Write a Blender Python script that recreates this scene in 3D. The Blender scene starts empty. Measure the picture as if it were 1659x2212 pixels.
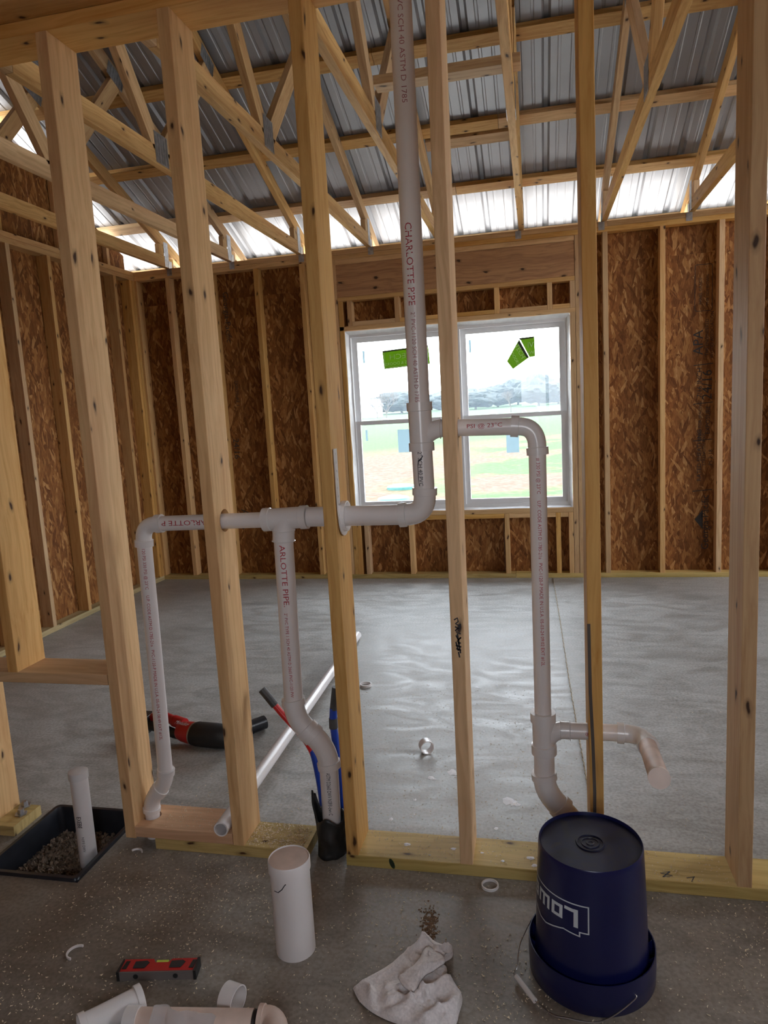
import bpy, bmesh, math, random
from mathutils import Vector, Matrix, Euler, noise

random.seed(7)
S = bpy.context.scene
COL = S.collection
R = math.radians

# ------------------------------------------------------------------ camera
FPX = 1520.8
cam_d = bpy.data.cameras.new('camera'); cam = bpy.data.objects.new('camera', cam_d); COL.objects.link(cam)
CAM = Vector((0, -1.961, 1.416))
a_, b_, c_ = R(-8.1574), R(-12.5567), R(-3.2553)
fw = Vector((math.sin(b_)*math.cos(a_), math.cos(b_)*math.cos(a_), math.sin(a_)))
r0 = Vector((math.cos(b_), -math.sin(b_), 0)); u0 = r0.cross(fw)
rr = r0*math.cos(c_)+u0*math.sin(c_); uu = -r0*math.sin(c_)+u0*math.cos(c_)
m = Matrix((rr, uu, -fw)).transposed().to_4x4(); m.translation = CAM
cam.matrix_world = m
cam_d.sensor_fit = 'VERTICAL'; cam_d.sensor_height = 36; cam_d.sensor_width = 27
cam_d.lens = FPX*36/2212
cam_d.clip_start = .05; cam_d.clip_end = 1000
S.camera = cam

# ------------------------------------------------------------------ sky, exposure
W = bpy.data.worlds.new('overcast'); S.world = W; W.use_nodes = True
nt = W.node_tree; bg = nt.nodes['Background']
tc = nt.nodes.new('ShaderNodeTexCoord'); sx = nt.nodes.new('ShaderNodeSeparateXYZ'); cr = nt.nodes.new('ShaderNodeValToRGB')
nt.links.new(tc.outputs['Generated'], sx.inputs[0]); nt.links.new(sx.outputs['Z'], cr.inputs[0]); nt.links.new(cr.outputs[0], bg.inputs[0])
cr.color_ramp.elements[0].color = (.93, .95, 1, 1); cr.color_ramp.elements[1].color = (.80, .87, 1, 1)
bg.inputs[1].default_value = 8.8
S.view_settings.view_transform = 'Standard'; S.view_settings.look = 'None'
S.view_settings.exposure = 0.32; S.view_settings.gamma = 1; S.view_settings.use_curve_mapping = False
S.cycles.use_denoising = True
S.cycles.max_bounces = 8; S.cycles.diffuse_bounces = 6; S.cycles.glossy_bounces = 3; S.cycles.transparent_max_bounces = 12
S.cycles.sample_clamp_indirect = 8; S.cycles.volume_bounces = 0
S.cycles.caustics_reflective = False; S.cycles.caustics_refractive = False

def portal(name, loc, aim, sx_, sy_):
    l = bpy.data.lights.new(name, 'AREA'); l.shape = 'RECTANGLE'; l.size = sx_; l.size_y = sy_
    l.cycles.is_portal = True
    o = bpy.data.objects.new(name, l); COL.objects.link(o); o.location = loc
    o.rotation_euler = Vector(aim).to_track_quat('-Z', 'Z').to_euler()
portal('window_portal', (-.625, 3.90, 1.33), (0, -1, 0), 1.8, 1.55)
portal('eave_portal', (.6, 4.22, 2.72), (0, -1, .35), 9, .5)
portal('rear_fill_portal', (.1, -3.0, 1.6), (0, 1, 0), .7, .8)  # guides sky light through the fill opening added behind the viewer
portal('rear_eave_portal', (.6, -3.4, 2.72), (0, 1, .35), 9, .5)
portal('side_portal', (5.05, 2.3, 1.5), (-1, 0, 0), 1.6, 1.3)  # serves the unseen opening added in the right wall for light

# ------------------------------------------------------------------ material helpers
def srgb(h):
    return tuple(((c/255)/12.92 if c/255 <= .04045 else ((c/255+.055)/1.055)**2.4) for c in h)+(1,)
def new_mat(name):
    m = bpy.data.materials.new(name); m.use_nodes = True
    n = m.node_tree; p = n.nodes['Principled BSDF']; return m, n, p
def N(n, t, **kw):
    x = n.nodes.new(t)
    for k, v in kw.items():
        if k.startswith('i_'):
            key = k[2:]
            x.inputs[int(key) if key.isdigit() else key.replace('_', ' ')].default_value = v
        else: setattr(x, k, v)
    return x
def ramp(n, stops, src=None):
    r = n.nodes.new('ShaderNodeValToRGB'); e = r.color_ramp.elements
    while len(e) < len(stops): e.new(.5)
    for k, (p, c) in enumerate(stops):
        e[k].position = p; e[k].color = c if len(c) == 4 else tuple(c)+(1,)
    if src is not None: n.links.new(src, r.inputs[0])
    return r
def mix(n, a, b, fac, mode='MIX'):
    x = n.nodes.new('ShaderNodeMix'); x.data_type = 'RGBA'; x.blend_type = mode
    for s, v in ((6, a), (7, b), (0, fac)):
        if hasattr(v, 'is_linked'): n.links.new(v, x.inputs[s])
        else: x.inputs[s].default_value = v
    return x.outputs[2]
def bump(n, p, src, st=.3, d=.002):
    b = N(n, 'ShaderNodeBump'); b.inputs['Strength'].default_value = st; b.inputs['Distance'].default_value = d
    n.links.new(src, b.inputs['Height']); n.links.new(b.outputs[0], p.inputs['Normal'])
def simple(name, col, rough=.5, metal=0, noise_scale=None, var=.12, bumpst=0, spec=None, coat=0):
    m, n, p = new_mat(name)
    p.inputs['Roughness'].default_value = rough; p.inputs['Metallic'].default_value = metal
    if spec is not None: p.inputs['Specular IOR Level'].default_value = spec
    if coat: p.inputs['Coat Weight'].default_value = coat
    tcx = N(n, 'ShaderNodeTexCoord'); no = N(n, 'ShaderNodeTexNoise'); no.inputs['Scale'].default_value = noise_scale or 12
    no.inputs['Detail'].default_value = 5
    n.links.new(tcx.outputs['Object'], no.inputs['Vector'])
    dk = tuple(c*(1-var) for c in col[:3])+(1,); lt = tuple(min(1, c*(1+var)) for c in col[:3])+(1,)
    r = ramp(n, [(.3, dk), (.7, lt)], no.outputs[0]); n.links.new(r.outputs[0], p.inputs['Base Color'])
    if bumpst: bump(n, p, no.outputs[0], bumpst)
    return m

def wood(name, light, dark, knot=(.06, .025, .01, 1), tint=(.55, .26, .09, 1), knots=.055, rough=.62):
    m, n, p = new_mat(name)
    uv = N(n, 'ShaderNodeUVMap'); uv.uv_map = 'uv'
    mp = N(n, 'ShaderNodeMapping'); mp.inputs['Scale'].default_value = (1.5, 42, 1); n.links.new(uv.outputs[0], mp.inputs[0])
    # grain bends around the knots
    n0 = N(n, 'ShaderNodeTexNoise'); n0.inputs['Scale'].default_value = 2.2; n0.inputs['Detail'].default_value = 2; n.links.new(uv.outputs[0], n0.inputs['Vector'])
    md = N(n, 'ShaderNodeVectorMath', operation='SCALE'); n.links.new(n0.outputs['Color'], md.inputs[0]); md.inputs['Scale'].default_value = 3.0
    ad = N(n, 'ShaderNodeVectorMath', operation='ADD'); n.links.new(mp.outputs[0], ad.inputs[0]); n.links.new(md.outputs[0], ad.inputs[1])
    g = N(n, 'ShaderNodeTexNoise'); g.inputs['Scale'].default_value = 1.6; g.inputs['Detail'].default_value = 6; g.inputs['Roughness'].default_value = .6
    n.links.new(ad.outputs[0], g.inputs['Vector'])
    c1 = ramp(n, [(.28, dark), (.55, light), (.8, tuple(min(1, x*1.12) for x in light[:3])+(1,))], g.outputs[0])
    # broad heart-wood tint
    mp2 = N(n, 'ShaderNodeMapping'); mp2.inputs['Scale'].default_value = (.7, 9, 1); n.links.new(uv.outputs[0], mp2.inputs[0])
    b2 = N(n, 'ShaderNodeTexNoise'); b2.inputs['Scale'].default_value = 1.3; b2.inputs['Detail'].default_value = 3; n.links.new(mp2.outputs[0], b2.inputs['Vector'])
    r2 = ramp(n, [(.5, (0, 0, 0, 1)), (.78, (.75, .75, .75, 1))], b2.outputs[0])
    col = mix(n, c1.outputs[0], tint, r2.outputs[0])
    # knots
    mp3 = N(n, 'ShaderNodeMapping'); mp3.inputs['Scale'].default_value = (4.2, 9.5, 1); n.links.new(uv.outputs[0], mp3.inputs[0])
    v = N(n, 'ShaderNodeTexVoronoi'); v.voronoi_dimensions = '2D'; v.inputs['Scale'].default_value = 1; v.inputs['Randomness'].default_value = 1
    nn = N(n, 'ShaderNodeTexNoise'); nn.inputs['Scale'].default_value = 3; n.links.new(mp3.outputs[0], nn.inputs['Vector'])
    a3 = N(n, 'ShaderNodeVectorMath', operation='MULTIPLY_ADD'); a3.inputs[1].default_value = (.25, .25, 0); n.links.new(nn.outputs['Color'], a3.inputs[0]); n.links.new(mp3.outputs[0], a3.inputs[2])
    n.links.new(a3.outputs[0], v.inputs['Vector'])
    r3 = ramp(n, [(knots, (1, 1, 1, 1)), (knots+.035, (.3, .3, .3, 1)), (knots+.10, (0, 0, 0, 1))], v.outputs['Distance'])
    # only some cells hold a knot
    s3 = N(n, 'ShaderNodeSeparateColor'); n.links.new(v.outputs['Color'], s3.inputs[0])
    gt = N(n, 'ShaderNodeMath', operation='LESS_THAN'); gt.inputs[1].default_value = .5; n.links.new(s3.outputs[0], gt.inputs[0])
    mu = N(n, 'ShaderNodeMath', operation='MULTIPLY'); n.links.new(r3.outputs[0], mu.inputs[0]); n.links.new(gt.outputs[0], mu.inputs[1])
    col = mix(n, col, knot, mu.outputs[0])
    # board to board variation
    oi = N(n, 'ShaderNodeObjectInfo')
    hs = N(n, 'ShaderNodeHueSaturation'); n.links.new(col, hs.inputs['Color'])
    mr = N(n, 'ShaderNodeMapRange'); mr.inputs['To Min'].default_value = .84; mr.inputs['To Max'].default_value = 1.12; n.links.new(oi.outputs['Random'], mr.inputs[0]); n.links.new(mr.outputs[0], hs.inputs['Value'])
    ms = N(n, 'ShaderNodeMath', operation='MULTIPLY'); ms.inputs[1].default_value = 7.31; n.links.new(oi.outputs['Random'], ms.inputs[0])
    mf = N(n, 'ShaderNodeMath', operation='FRACT'); n.links.new(ms.outputs[0], mf.inputs[0])
    mr2 = N(n, 'ShaderNodeMapRange'); mr2.inputs['To Min'].default_value = .82; mr2.inputs['To Max'].default_value = 1.1; n.links.new(mf.outputs[0], mr2.inputs[0]); n.links.new(mr2.outputs[0], hs.inputs['Saturation'])
    n.links.new(hs.outputs[0], p.inputs['Base Color'])
    p.inputs['Roughness'].default_value = rough; p.inputs['Specular IOR Level'].default_value = .3
    bump(n, p, g.outputs[0], .25, .001)
    return m

M = {}
M['pine'] = wood('pine', (.68, .42, .17, 1), (.54, .29, .095, 1), knots=.03)
M['truss'] = wood('truss_pine', (.66, .42, .18, 1), (.48, .26, .09, 1), knots=.032)
M['treated'] = wood('treated_pine', (.58, .44, .19, 1), (.40, .28, .10, 1), tint=(.30, .25, .08, 1), knots=.03)
M['header'] = wood('header_fir', (.50, .24, .075, 1), (.30, .12, .035, 1), tint=(.28, .10, .03, 1), knots=.05)
M['plateboard'] = wood('plate_pine', (.70, .40, .19, 1), (.55, .28, .12, 1), tint=(.50, .22, .08, 1), knots=.03)

def osb():
    m, n, p = new_mat('strand_board')
    uv = N(n, 'ShaderNodeUVMap'); uv.uv_map = 'uv'
    wn = N(n, 'ShaderNodeTexNoise'); wn.inputs['Scale'].default_value = 5; wn.inputs['Detail'].default_value = 2; n.links.new(uv.outputs[0], wn.inputs['Vector'])
    best = None; prev = None
    for k, (ang, sc) in enumerate(((80, (8, 34)), (102, (10, 44)), (62, (10, 50)), (125, (12, 56)), (90, (14, 70)))):
        a1 = N(n, 'ShaderNodeVectorMath', operation='MULTIPLY_ADD'); a1.inputs[1].default_value = (.03, .03, 0)
        n.links.new(wn.outputs['Color'], a1.inputs[0]); n.links.new(uv.outputs[0], a1.inputs[2])
        mp = N(n, 'ShaderNodeMapping', vector_type='TEXTURE'); mp.inputs['Rotation'].default_value = (0, 0, R(ang)); mp.inputs['Location'].default_value = (k*3.3, k*1.7, 0)
        n.links.new(a1.outputs[0], mp.inputs[0])
        mp2 = N(n, 'ShaderNodeMapping'); mp2.inputs['Scale'].default_value = (sc[0], sc[1], 1); n.links.new(mp.outputs[0], mp2.inputs[0])
        v = N(n, 'ShaderNodeTexVoronoi'); v.voronoi_dimensions = '2D'; v.inputs['Scale'].default_value = 1; n.links.new(mp2.outputs[0], v.inputs['Vector'])
        s = N(n, 'ShaderNodeSeparateColor'); n.links.new(v.outputs['Color'], s.inputs[0])
        if best is None: best, colv = s.outputs[0], s.outputs[1]
        else:
            g = N(n, 'ShaderNodeMath', operation='GREATER_THAN'); n.links.new(s.outputs[0], g.inputs[0]); n.links.new(best, g.inputs[1])
            mx = N(n, 'ShaderNodeMath', operation='MAXIMUM'); n.links.new(s.outputs[0], mx.inputs[0]); n.links.new(best, mx.inputs[1])
            mm = N(n, 'ShaderNodeMix'); mm.data_type = 'FLOAT'; n.links.new(g.outputs[0], mm.inputs[0]); n.links.new(colv, mm.inputs[2]); n.links.new(s.outputs[1], mm.inputs[3])
            best, colv = mx.outputs[0], mm.outputs[0]
    r = ramp(n, [(0, srgb((118, 72, 36))), (.3, srgb((142, 92, 48))), (.6, srgb((158, 106, 58))), (.85, srgb((178, 126, 74))), (1, srgb((204, 156, 102)))], colv)
    bn = N(n, 'ShaderNodeTexNoise'); bn.inputs['Scale'].default_value = 3; bn.inputs['Detail'].default_value = 3; n.links.new(uv.outputs[0], bn.inputs['Vector'])
    br = ramp(n, [(.3, (.72, .68, .62, 1)), (.7, (1.0, 1.0, 1.0, 1))], bn.outputs[0])
    col = mix(n, r.outputs[0], br.outputs[0], 1.0, 'MULTIPLY')
    fm = N(n, 'ShaderNodeMapping'); fm.inputs['Scale'].default_value = (150, 26, 1); n.links.new(uv.outputs[0], fm.inputs[0])
    wv = N(n, 'ShaderNodeVectorMath', operation='MULTIPLY_ADD'); wv.inputs[1].default_value = (6, 2, 0); n.links.new(wn.outputs['Color'], wv.inputs[0]); n.links.new(fm.outputs[0], wv.inputs[2])
    fn = N(n, 'ShaderNodeTexNoise'); fn.inputs['Scale'].default_value = 1; fn.inputs['Detail'].default_value = 5; n.links.new(wv.outputs[0], fn.inputs['Vector'])
    fr = ramp(n, [(.34, (.66, .60, .52, 1)), (.55, (1, 1, 1, 1)), (.72, (1.15, 1.15, 1.12, 1))], fn.outputs[0])
    col = mix(n, col, fr.outputs[0], .9, 'MULTIPLY')
    n.links.new(col, p.inputs['Base Color']); p.inputs['Roughness'].default_value = .7; p.inputs['Specular IOR Level'].default_value = .25
    bump(n, p, colv, .5, .002)
    return m
M['osb'] = osb()

def concrete():
    m, n, p = new_mat('concrete')
    t = N(n, 'ShaderNodeTexCoord')
    a = N(n, 'ShaderNodeTexNoise'); a.inputs['Scale'].default_value = .9; a.inputs['Detail'].default_value = 6; a.inputs['Roughness'].default_value = .62; a.inputs['Distortion'].default_value = .6
    n.links.new(t.outputs['Object'], a.inputs['Vector'])
    mp = N(n, 'ShaderNodeMapping'); mp.inputs['Scale'].default_value = (1, 2.2, 1); mp.inputs['Rotation'].default_value = (0, 0, .5); n.links.new(t.outputs['Object'], mp.inputs[0])
    b = N(n, 'ShaderNodeTexNoise'); b.inputs['Scale'].default_value = 3; b.inputs['Detail'].default_value = 8; b.inputs['Distortion'].default_value = 2.2; n.links.new(mp.outputs[0], b.inputs['Vector'])
    c = N(n, 'ShaderNodeTexNoise'); c.inputs['Scale'].default_value = 90; c.inputs['Detail'].default_value = 3; n.links.new(t.outputs['Object'], c.inputs['Vector'])
    r1 = ramp(n, [(.3, (.33, .325, .305, 1)), (.52, (.43, .435, .42, 1)), (.75, (.52, .53, .52, 1))], a.outputs[0])
    r2 = ramp(n, [(.35, (.78, .78, .77, 1)), (.6, (1.08, 1.08, 1.08, 1))], b.outputs[0])
    r3 = ramp(n, [(.36, (.8, .78, .75, 1)), (.6, (1.05, 1.05, 1.05, 1))], c.outputs[0])
    col = mix(n, mix(n, r1.outputs[0], r2.outputs[0], 1, 'MULTIPLY'), r3.outputs[0], 1, 'MULTIPLY')
    # near bay's shade put into the colour as blotchy brown; far room stays grey
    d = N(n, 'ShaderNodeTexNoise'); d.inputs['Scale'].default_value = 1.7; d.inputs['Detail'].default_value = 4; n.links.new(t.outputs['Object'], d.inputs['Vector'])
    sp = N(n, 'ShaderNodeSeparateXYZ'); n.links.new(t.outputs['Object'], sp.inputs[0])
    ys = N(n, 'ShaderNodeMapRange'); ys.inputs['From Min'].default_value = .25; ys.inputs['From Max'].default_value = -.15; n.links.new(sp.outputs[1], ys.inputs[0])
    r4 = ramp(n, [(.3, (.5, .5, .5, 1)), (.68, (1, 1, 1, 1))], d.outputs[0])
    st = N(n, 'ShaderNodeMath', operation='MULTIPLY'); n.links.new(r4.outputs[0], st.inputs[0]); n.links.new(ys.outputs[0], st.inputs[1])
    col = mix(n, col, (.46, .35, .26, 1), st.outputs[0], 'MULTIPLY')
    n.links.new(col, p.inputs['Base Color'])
    rr_ = ramp(n, [(.35, (.38, .38, .38, 1)), (.65, (.60, .60, .60, 1))], b.outputs[0]); n.links.new(rr_.outputs[0], p.inputs['Roughness'])
    ad = N(n, 'ShaderNodeMath', operation='MULTIPLY_ADD'); ad.inputs[1].default_value = .5; n.links.new(c.outputs[0], ad.inputs[0]); n.links.new(b.outputs[0], ad.inputs[2])
    bump(n, p, ad.outputs[0], .25, .003)
    return m
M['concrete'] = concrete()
M['metal_roof'] = simple('galvalume', (.40, .41, .43, 1), rough=.56, metal=1, noise_scale=3, var=.06)
M['galv'] = simple('galvanised_steel', (.45, .46, .48, 1), rough=.42, metal=1, noise_scale=40, var=.2)
M['pvc'] = simple('white_pvc', (.80, .77, .76, 1), rough=.28, noise_scale=6, var=.02)
M['pvc_fit'] = simple('white_pvc_fitting', (.78, .76, .75, 1), rough=.22, noise_scale=6, var=.02)
M['pvc_dust'] = simple('dusty_pvc', (.66, .52, .44, 1), rough=.6, noise_scale=14, var=.14)
M['pvc_cap'] = simple('dull_pvc_cap', (.80, .69, .62, 1), rough=.75)
M['red_ink'] = simple('red_ink', (.42, .02, .035, 1), rough=.5)
M['faded_ink'] = simple('faded_ink', (.40, .16, .17, 1), rough=.5)
M['black_ink'] = simple('black_ink', (.02, .02, .03, 1), rough=.5)
M['osb_ink'] = simple('osb_ink', (.035, .03, .028, 1), rough=.7)
M['vinyl'] = simple('white_vinyl', (.80, .81, .82, 1), rough=.35, var=.02)
M['wrap'] = simple('leak_seal_sheet', (.82, .84, .84, 1), rough=.4, noise_scale=18, var=.08, bumpst=.6)
M['bucket'] = simple('blue_plastic', (.006, .0085, .062, 1), rough=.3, noise_scale=5, var=.12)
M['white_paint'] = simple('white_print', (.62, .68, .72, 1), rough=.4)
M['black_plastic'] = simple('black_plastic', (.018, .02, .026, 1), rough=.32, noise_scale=20, var=.3)
M['black_tape'] = simple('black_foam', (.022, .022, .022, 1), rough=.45, noise_scale=26, var=.5, bumpst=.9)
M['red_plastic'] = simple('red_plastic', (.50, .02, .02, 1), rough=.4, noise_scale=9, var=.15)
M['red_pex'] = simple('red_sleeve', (.62, .02, .02, 1), rough=.35)
M['blue_pex'] = simple('blue_sleeve', (.01, .05, .36, 1), rough=.35)
M['grey_tape'] = simple('grey_tape', (.05, .05, .05, 1), rough=.5, noise_scale=30, var=.3)
M['rubber'] = simple('rubber', (.012, .012, .013, 1), rough=.5, noise_scale=15, var=.3)
M['steel'] = simple('steel', (.5, .5, .52, 1), rough=.3, metal=1)
M['level_grey'] = simple('level_grey', (.16, .14, .13, 1), rough=.5)
M['vial'] = simple('vial_liquid', (.60, .75, .12, 1), rough=.15)
M['chip'] = simple('wood_chips', (.82, .70, .52, 1), rough=.8, noise_scale=60, var=.25)
M['gravel'] = simple('gravel', (.22, .165, .12, 1), rough=.8, noise_scale=45, var=.6)
M['cloth'] = simple('terry_cloth', (.80, .76, .75, 1), rough=.95, noise_scale=160, var=.12, bumpst=1)
M['dirt'] = simple('rusty_dirt', (.16, .09, .045, 1), rough=.9)
M['knot_green'] = simple('green_knot', (.02, .035, .012, 1), rough=.6, noise_scale=60, var=.6)
M['plaster'] = simple('white_compound', (.85, .86, .88, 1), rough=.6)
M['green'] = simple('green_label', (.28, .46, .03, 1), rough=.4)
M['label_dark'] = simple('label_dark', (.10, .11, .06, 1), rough=.4)
M['label_grey'] = simple('label_grey', (.52, .62, .66, 1), rough=.5)
M['string'] = simple('jute_string', (.42, .34, .22, 1), rough=.9, noise_scale=120, var=.5)
M['teal'] = simple('teal_plastic', (.045, .15, .14, 1), rough=.4)
M['bark'] = simple('bark', (.10, .085, .075, 1), rough=.9, noise_scale=3, var=.3)
M['crown'] = simple('foliage', (.020, .026, .022, 1), rough=.9, noise_scale=.8, var=.35)
M['siding'] = simple('white_siding', (.7, .7, .7, 1), rough=.6)
M['roofing'] = simple('grey_roofing', (.25, .25, .27, 1), rough=.7)

def dirty_bucket():
    m, n, p = new_mat('scuffed_blue_plastic')
    t = N(n, 'ShaderNodeTexCoord'); a = N(n, 'ShaderNodeTexNoise'); a.inputs['Scale'].default_value = 11; a.inputs['Detail'].default_value = 6; a.inputs['Distortion'].default_value = 1.5
    n.links.new(t.outputs['Object'], a.inputs['Vector'])
    r = ramp(n, [(.42, (.005, .006, .020, 1)), (.58, (.009, .012, .040, 1)), (.75, (.040, .034, .036, 1))], a.outputs[0])
    p.inputs['Specular IOR Level'].default_value = .35; n.links.new(r.outputs[0], p.inputs['Base Color'])
    r2 = ramp(n, [(.4, (.30, .30, .30, 1)), (.7, (.6, .6, .6, 1))], a.outputs[0]); n.links.new(r2.outputs[0], p.inputs['Roughness'])
    return m
M['bucket_dirty'] = dirty_bucket()

def glass(name, tint=(.93, .97, .97, 1), refl=.06):
    m = bpy.data.materials.new(name); m.use_nodes = True; n = m.node_tree; n.nodes.clear()
    o = N(n, 'ShaderNodeOutputMaterial'); tr = N(n, 'ShaderNodeBsdfTransparent'); tr.inputs[0].default_value = tint
    gl = N(n, 'ShaderNodeBsdfGlossy'); gl.inputs['Roughness'].default_value = .02
    fr = N(n, 'ShaderNodeFresnel'); fr.inputs[0].default_value = 1.45
    mx = N(n, 'ShaderNodeMixShader'); n.links.new(fr.outputs[0], mx.inputs[0]); n.links.new(tr.outputs[0], mx.inputs[1]); n.links.new(gl.outputs[0], mx.inputs[2])
    n.links.new(mx.outputs[0], o.inputs[0]); return m
M['glass'] = glass('window_glass')
def translucent(name, col):
    m, n, p = new_mat(name); o = n.nodes['Material Output']; p.inputs['Base Color'].default_value = col; p.inputs['Roughness'].default_value = .4
    t = N(n, 'ShaderNodeBsdfTranslucent'); t.inputs[0].default_value = col; mx = N(n, 'ShaderNodeMixShader'); mx.inputs[0].default_value = .55
    n.links.new(p.outputs[0], mx.inputs[1]); n.links.new(t.outputs[0], mx.inputs[2]); n.links.new(mx.outputs[0], o.inputs[0]); return m
M['green'] = translucent('green_label', (.20, .33, .03, 1))
M['label_grey'] = translucent('label_grey', (.48, .58, .62, 1))
M['label_dark'] = translucent('label_dark', (.07, .08, .05, 1))
M['label_white'] = translucent('label_white', (.8, .85, .7, 1))
def film():
    m = bpy.data.materials.new('clear_film'); m.use_nodes = True; n = m.node_tree; n.nodes.clear()
    o = N(n, 'ShaderNodeOutputMaterial'); tr = N(n, 'ShaderNodeBsdfTransparent'); tr.inputs[0].default_value = (.9, .9, .92, 1)
    pb = N(n, 'ShaderNodeBsdfPrincipled'); pb.inputs['Base Color'].default_value = (.85, .85, .88, 1); pb.inputs['Roughness'].default_value = .12
    no = N(n, 'ShaderNodeTexNoise'); no.inputs['Scale'].default_value = 50
    bp = N(n, 'ShaderNodeBump'); bp.inputs['Strength'].default_value = .8; n.links.new(no.outputs[0], bp.inputs['Height']); n.links.new(bp.outputs[0], pb.inputs['Normal'])
    mx = N(n, 'ShaderNodeMixShader'); mx.inputs[0].default_value = .35
    n.links.new(tr.outputs[0], mx.inputs[1]); n.links.new(pb.outputs[0], mx.inputs[2]); n.links.new(mx.outputs[0], o.inputs[0]); return m
M['film'] = film()

def field():
    m, n, p = new_mat('field')
    t = N(n, 'ShaderNodeTexCoord')
    a = N(n, 'ShaderNodeTexNoise'); a.inputs['Scale'].default_value = .35; a.inputs['Detail'].default_value = 6; a.inputs['Roughness'].default_value = .65; n.links.new(t.outputs['Object'], a.inputs['Vector'])
    f = N(n, 'ShaderNodeTexNoise'); f.inputs['Scale'].default_value = 7; f.inputs['Detail'].default_value = 5; n.links.new(t.outputs['Object'], f.inputs['Vector'])
    sp = N(n, 'ShaderNodeSeparateXYZ'); n.links.new(t.outputs['Object'], sp.inputs[0])
    # bare graded soil near the house: distance from a slanted line, broken by noise and tufts
    l1 = N(n, 'ShaderNodeMath', operation='MULTIPLY_ADD'); l1.inputs[1].default_value = -.9; n.links.new(sp.outputs[0], l1.inputs[0]); n.links.new(sp.outputs[1], l1.inputs[2])
    y1 = N(n, 'ShaderNodeMapRange'); y1.inputs['From Min'].default_value = 31; y1.inputs['From Max'].default_value = 37; n.links.new(l1.outputs[0], y1.inputs[0])
    # tufts mostly on the right (x > -3)
    xs = N(n, 'ShaderNodeMapRange'); xs.inputs['From Min'].default_value = -4.5; xs.inputs['From Max'].default_value = -1.5; n.links.new(sp.outputs[0], xs.inputs[0])
    tf = ramp(n, [(.44, (0, 0, 0, 1)), (.53, (1, 1, 1, 1))], a.outputs[0])
    tm = N(n, 'ShaderNodeMath', operation='MULTIPLY'); n.links.new(tf.outputs[0], tm.inputs[0]); n.links.new(xs.outputs[0], tm.inputs[1])
    mx = N(n, 'ShaderNodeMath', operation='MAXIMUM'); n.links.new(y1.outputs[0], mx.inputs[0]); n.links.new(tm.outputs[0], mx.inputs[1])
    dirt = ramp(n, [(.35, (.105, .062, .042, 1)), (.65, (.15, .10, .075, 1))], f.outputs[0])
    grass = ramp(n, [(.3, (.05, .085, .032, 1)), (.7, (.075, .125, .055, 1))], f.outputs[0])
    # pale unseen ground round the house, added to bounce light into the eaves
    pd = N(n, 'ShaderNodeMapRange'); pd.inputs['From Min'].default_value = 10.5; pd.inputs['From Max'].default_value = 9.0; n.links.new(sp.outputs[1], pd.inputs[0])
    st = ramp(n, [(.35, (.56, .50, .42, 1)), (.65, (.70, .64, .56, 1))], f.outputs[0])
    n.links.new(mix(n, mix(n, dirt.outputs[0], grass.outputs[0], mx.outputs[0]), st.outputs[0], pd.outputs[0]), p.inputs['Base Color'])
    p.inputs['Roughness'].default_value = .95; p.inputs['Specular IOR Level'].default_value = .1
    return m
M['field'] = field()

# ------------------------------------------------------------------ object helpers
def link(name, me, mat, parent=None, smooth=False):
    o = bpy.data.objects.new(name, me); COL.objects.link(o)
    if mat is not None and not me.materials: me.materials.append(M[mat] if isinstance(mat, str) else mat)
    if parent is not None: o.parent = parent
    if smooth:
        me.shade_smooth() if hasattr(me, 'shade_smooth') else None
    return o
def empty(name, loc=(0, 0, 0), label=None, cat=None, kind=None, group=None):
    o = bpy.data.objects.new(name, None); COL.objects.link(o); o.location = loc; o.empty_display_size = .05
    return tag(o, label, cat, kind, group)
def tag(o, label=None, cat=None, kind=None, group=None):
    if label: o['label'] = label
    if cat: o['category'] = cat
    if kind: o['kind'] = kind
    if group: o['group'] = group
    return o
def rehome(o, par):
    """keep the world place of a mesh built in world coordinates when its parent sits elsewhere"""
    o.parent = par; o.matrix_parent_inverse = Matrix.Translation(-par.location)
    return o
def mesh(name, vs, fs, mat, parent=None, uvs=None, smooth=False):
    me = bpy.data.meshes.new(name); me.from_pydata([tuple(v) for v in vs], [], fs); me.update()
    if uvs:
        l = me.uv_layers.new(name='uv')
        for i, q in enumerate(uvs): l.data[i].uv = q
    if smooth:
        for p_ in me.polygons: p_.use_smooth = True
    o = link(name, me, mat, None)
    if parent is not None: rehome(o, parent)
    return o

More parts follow.
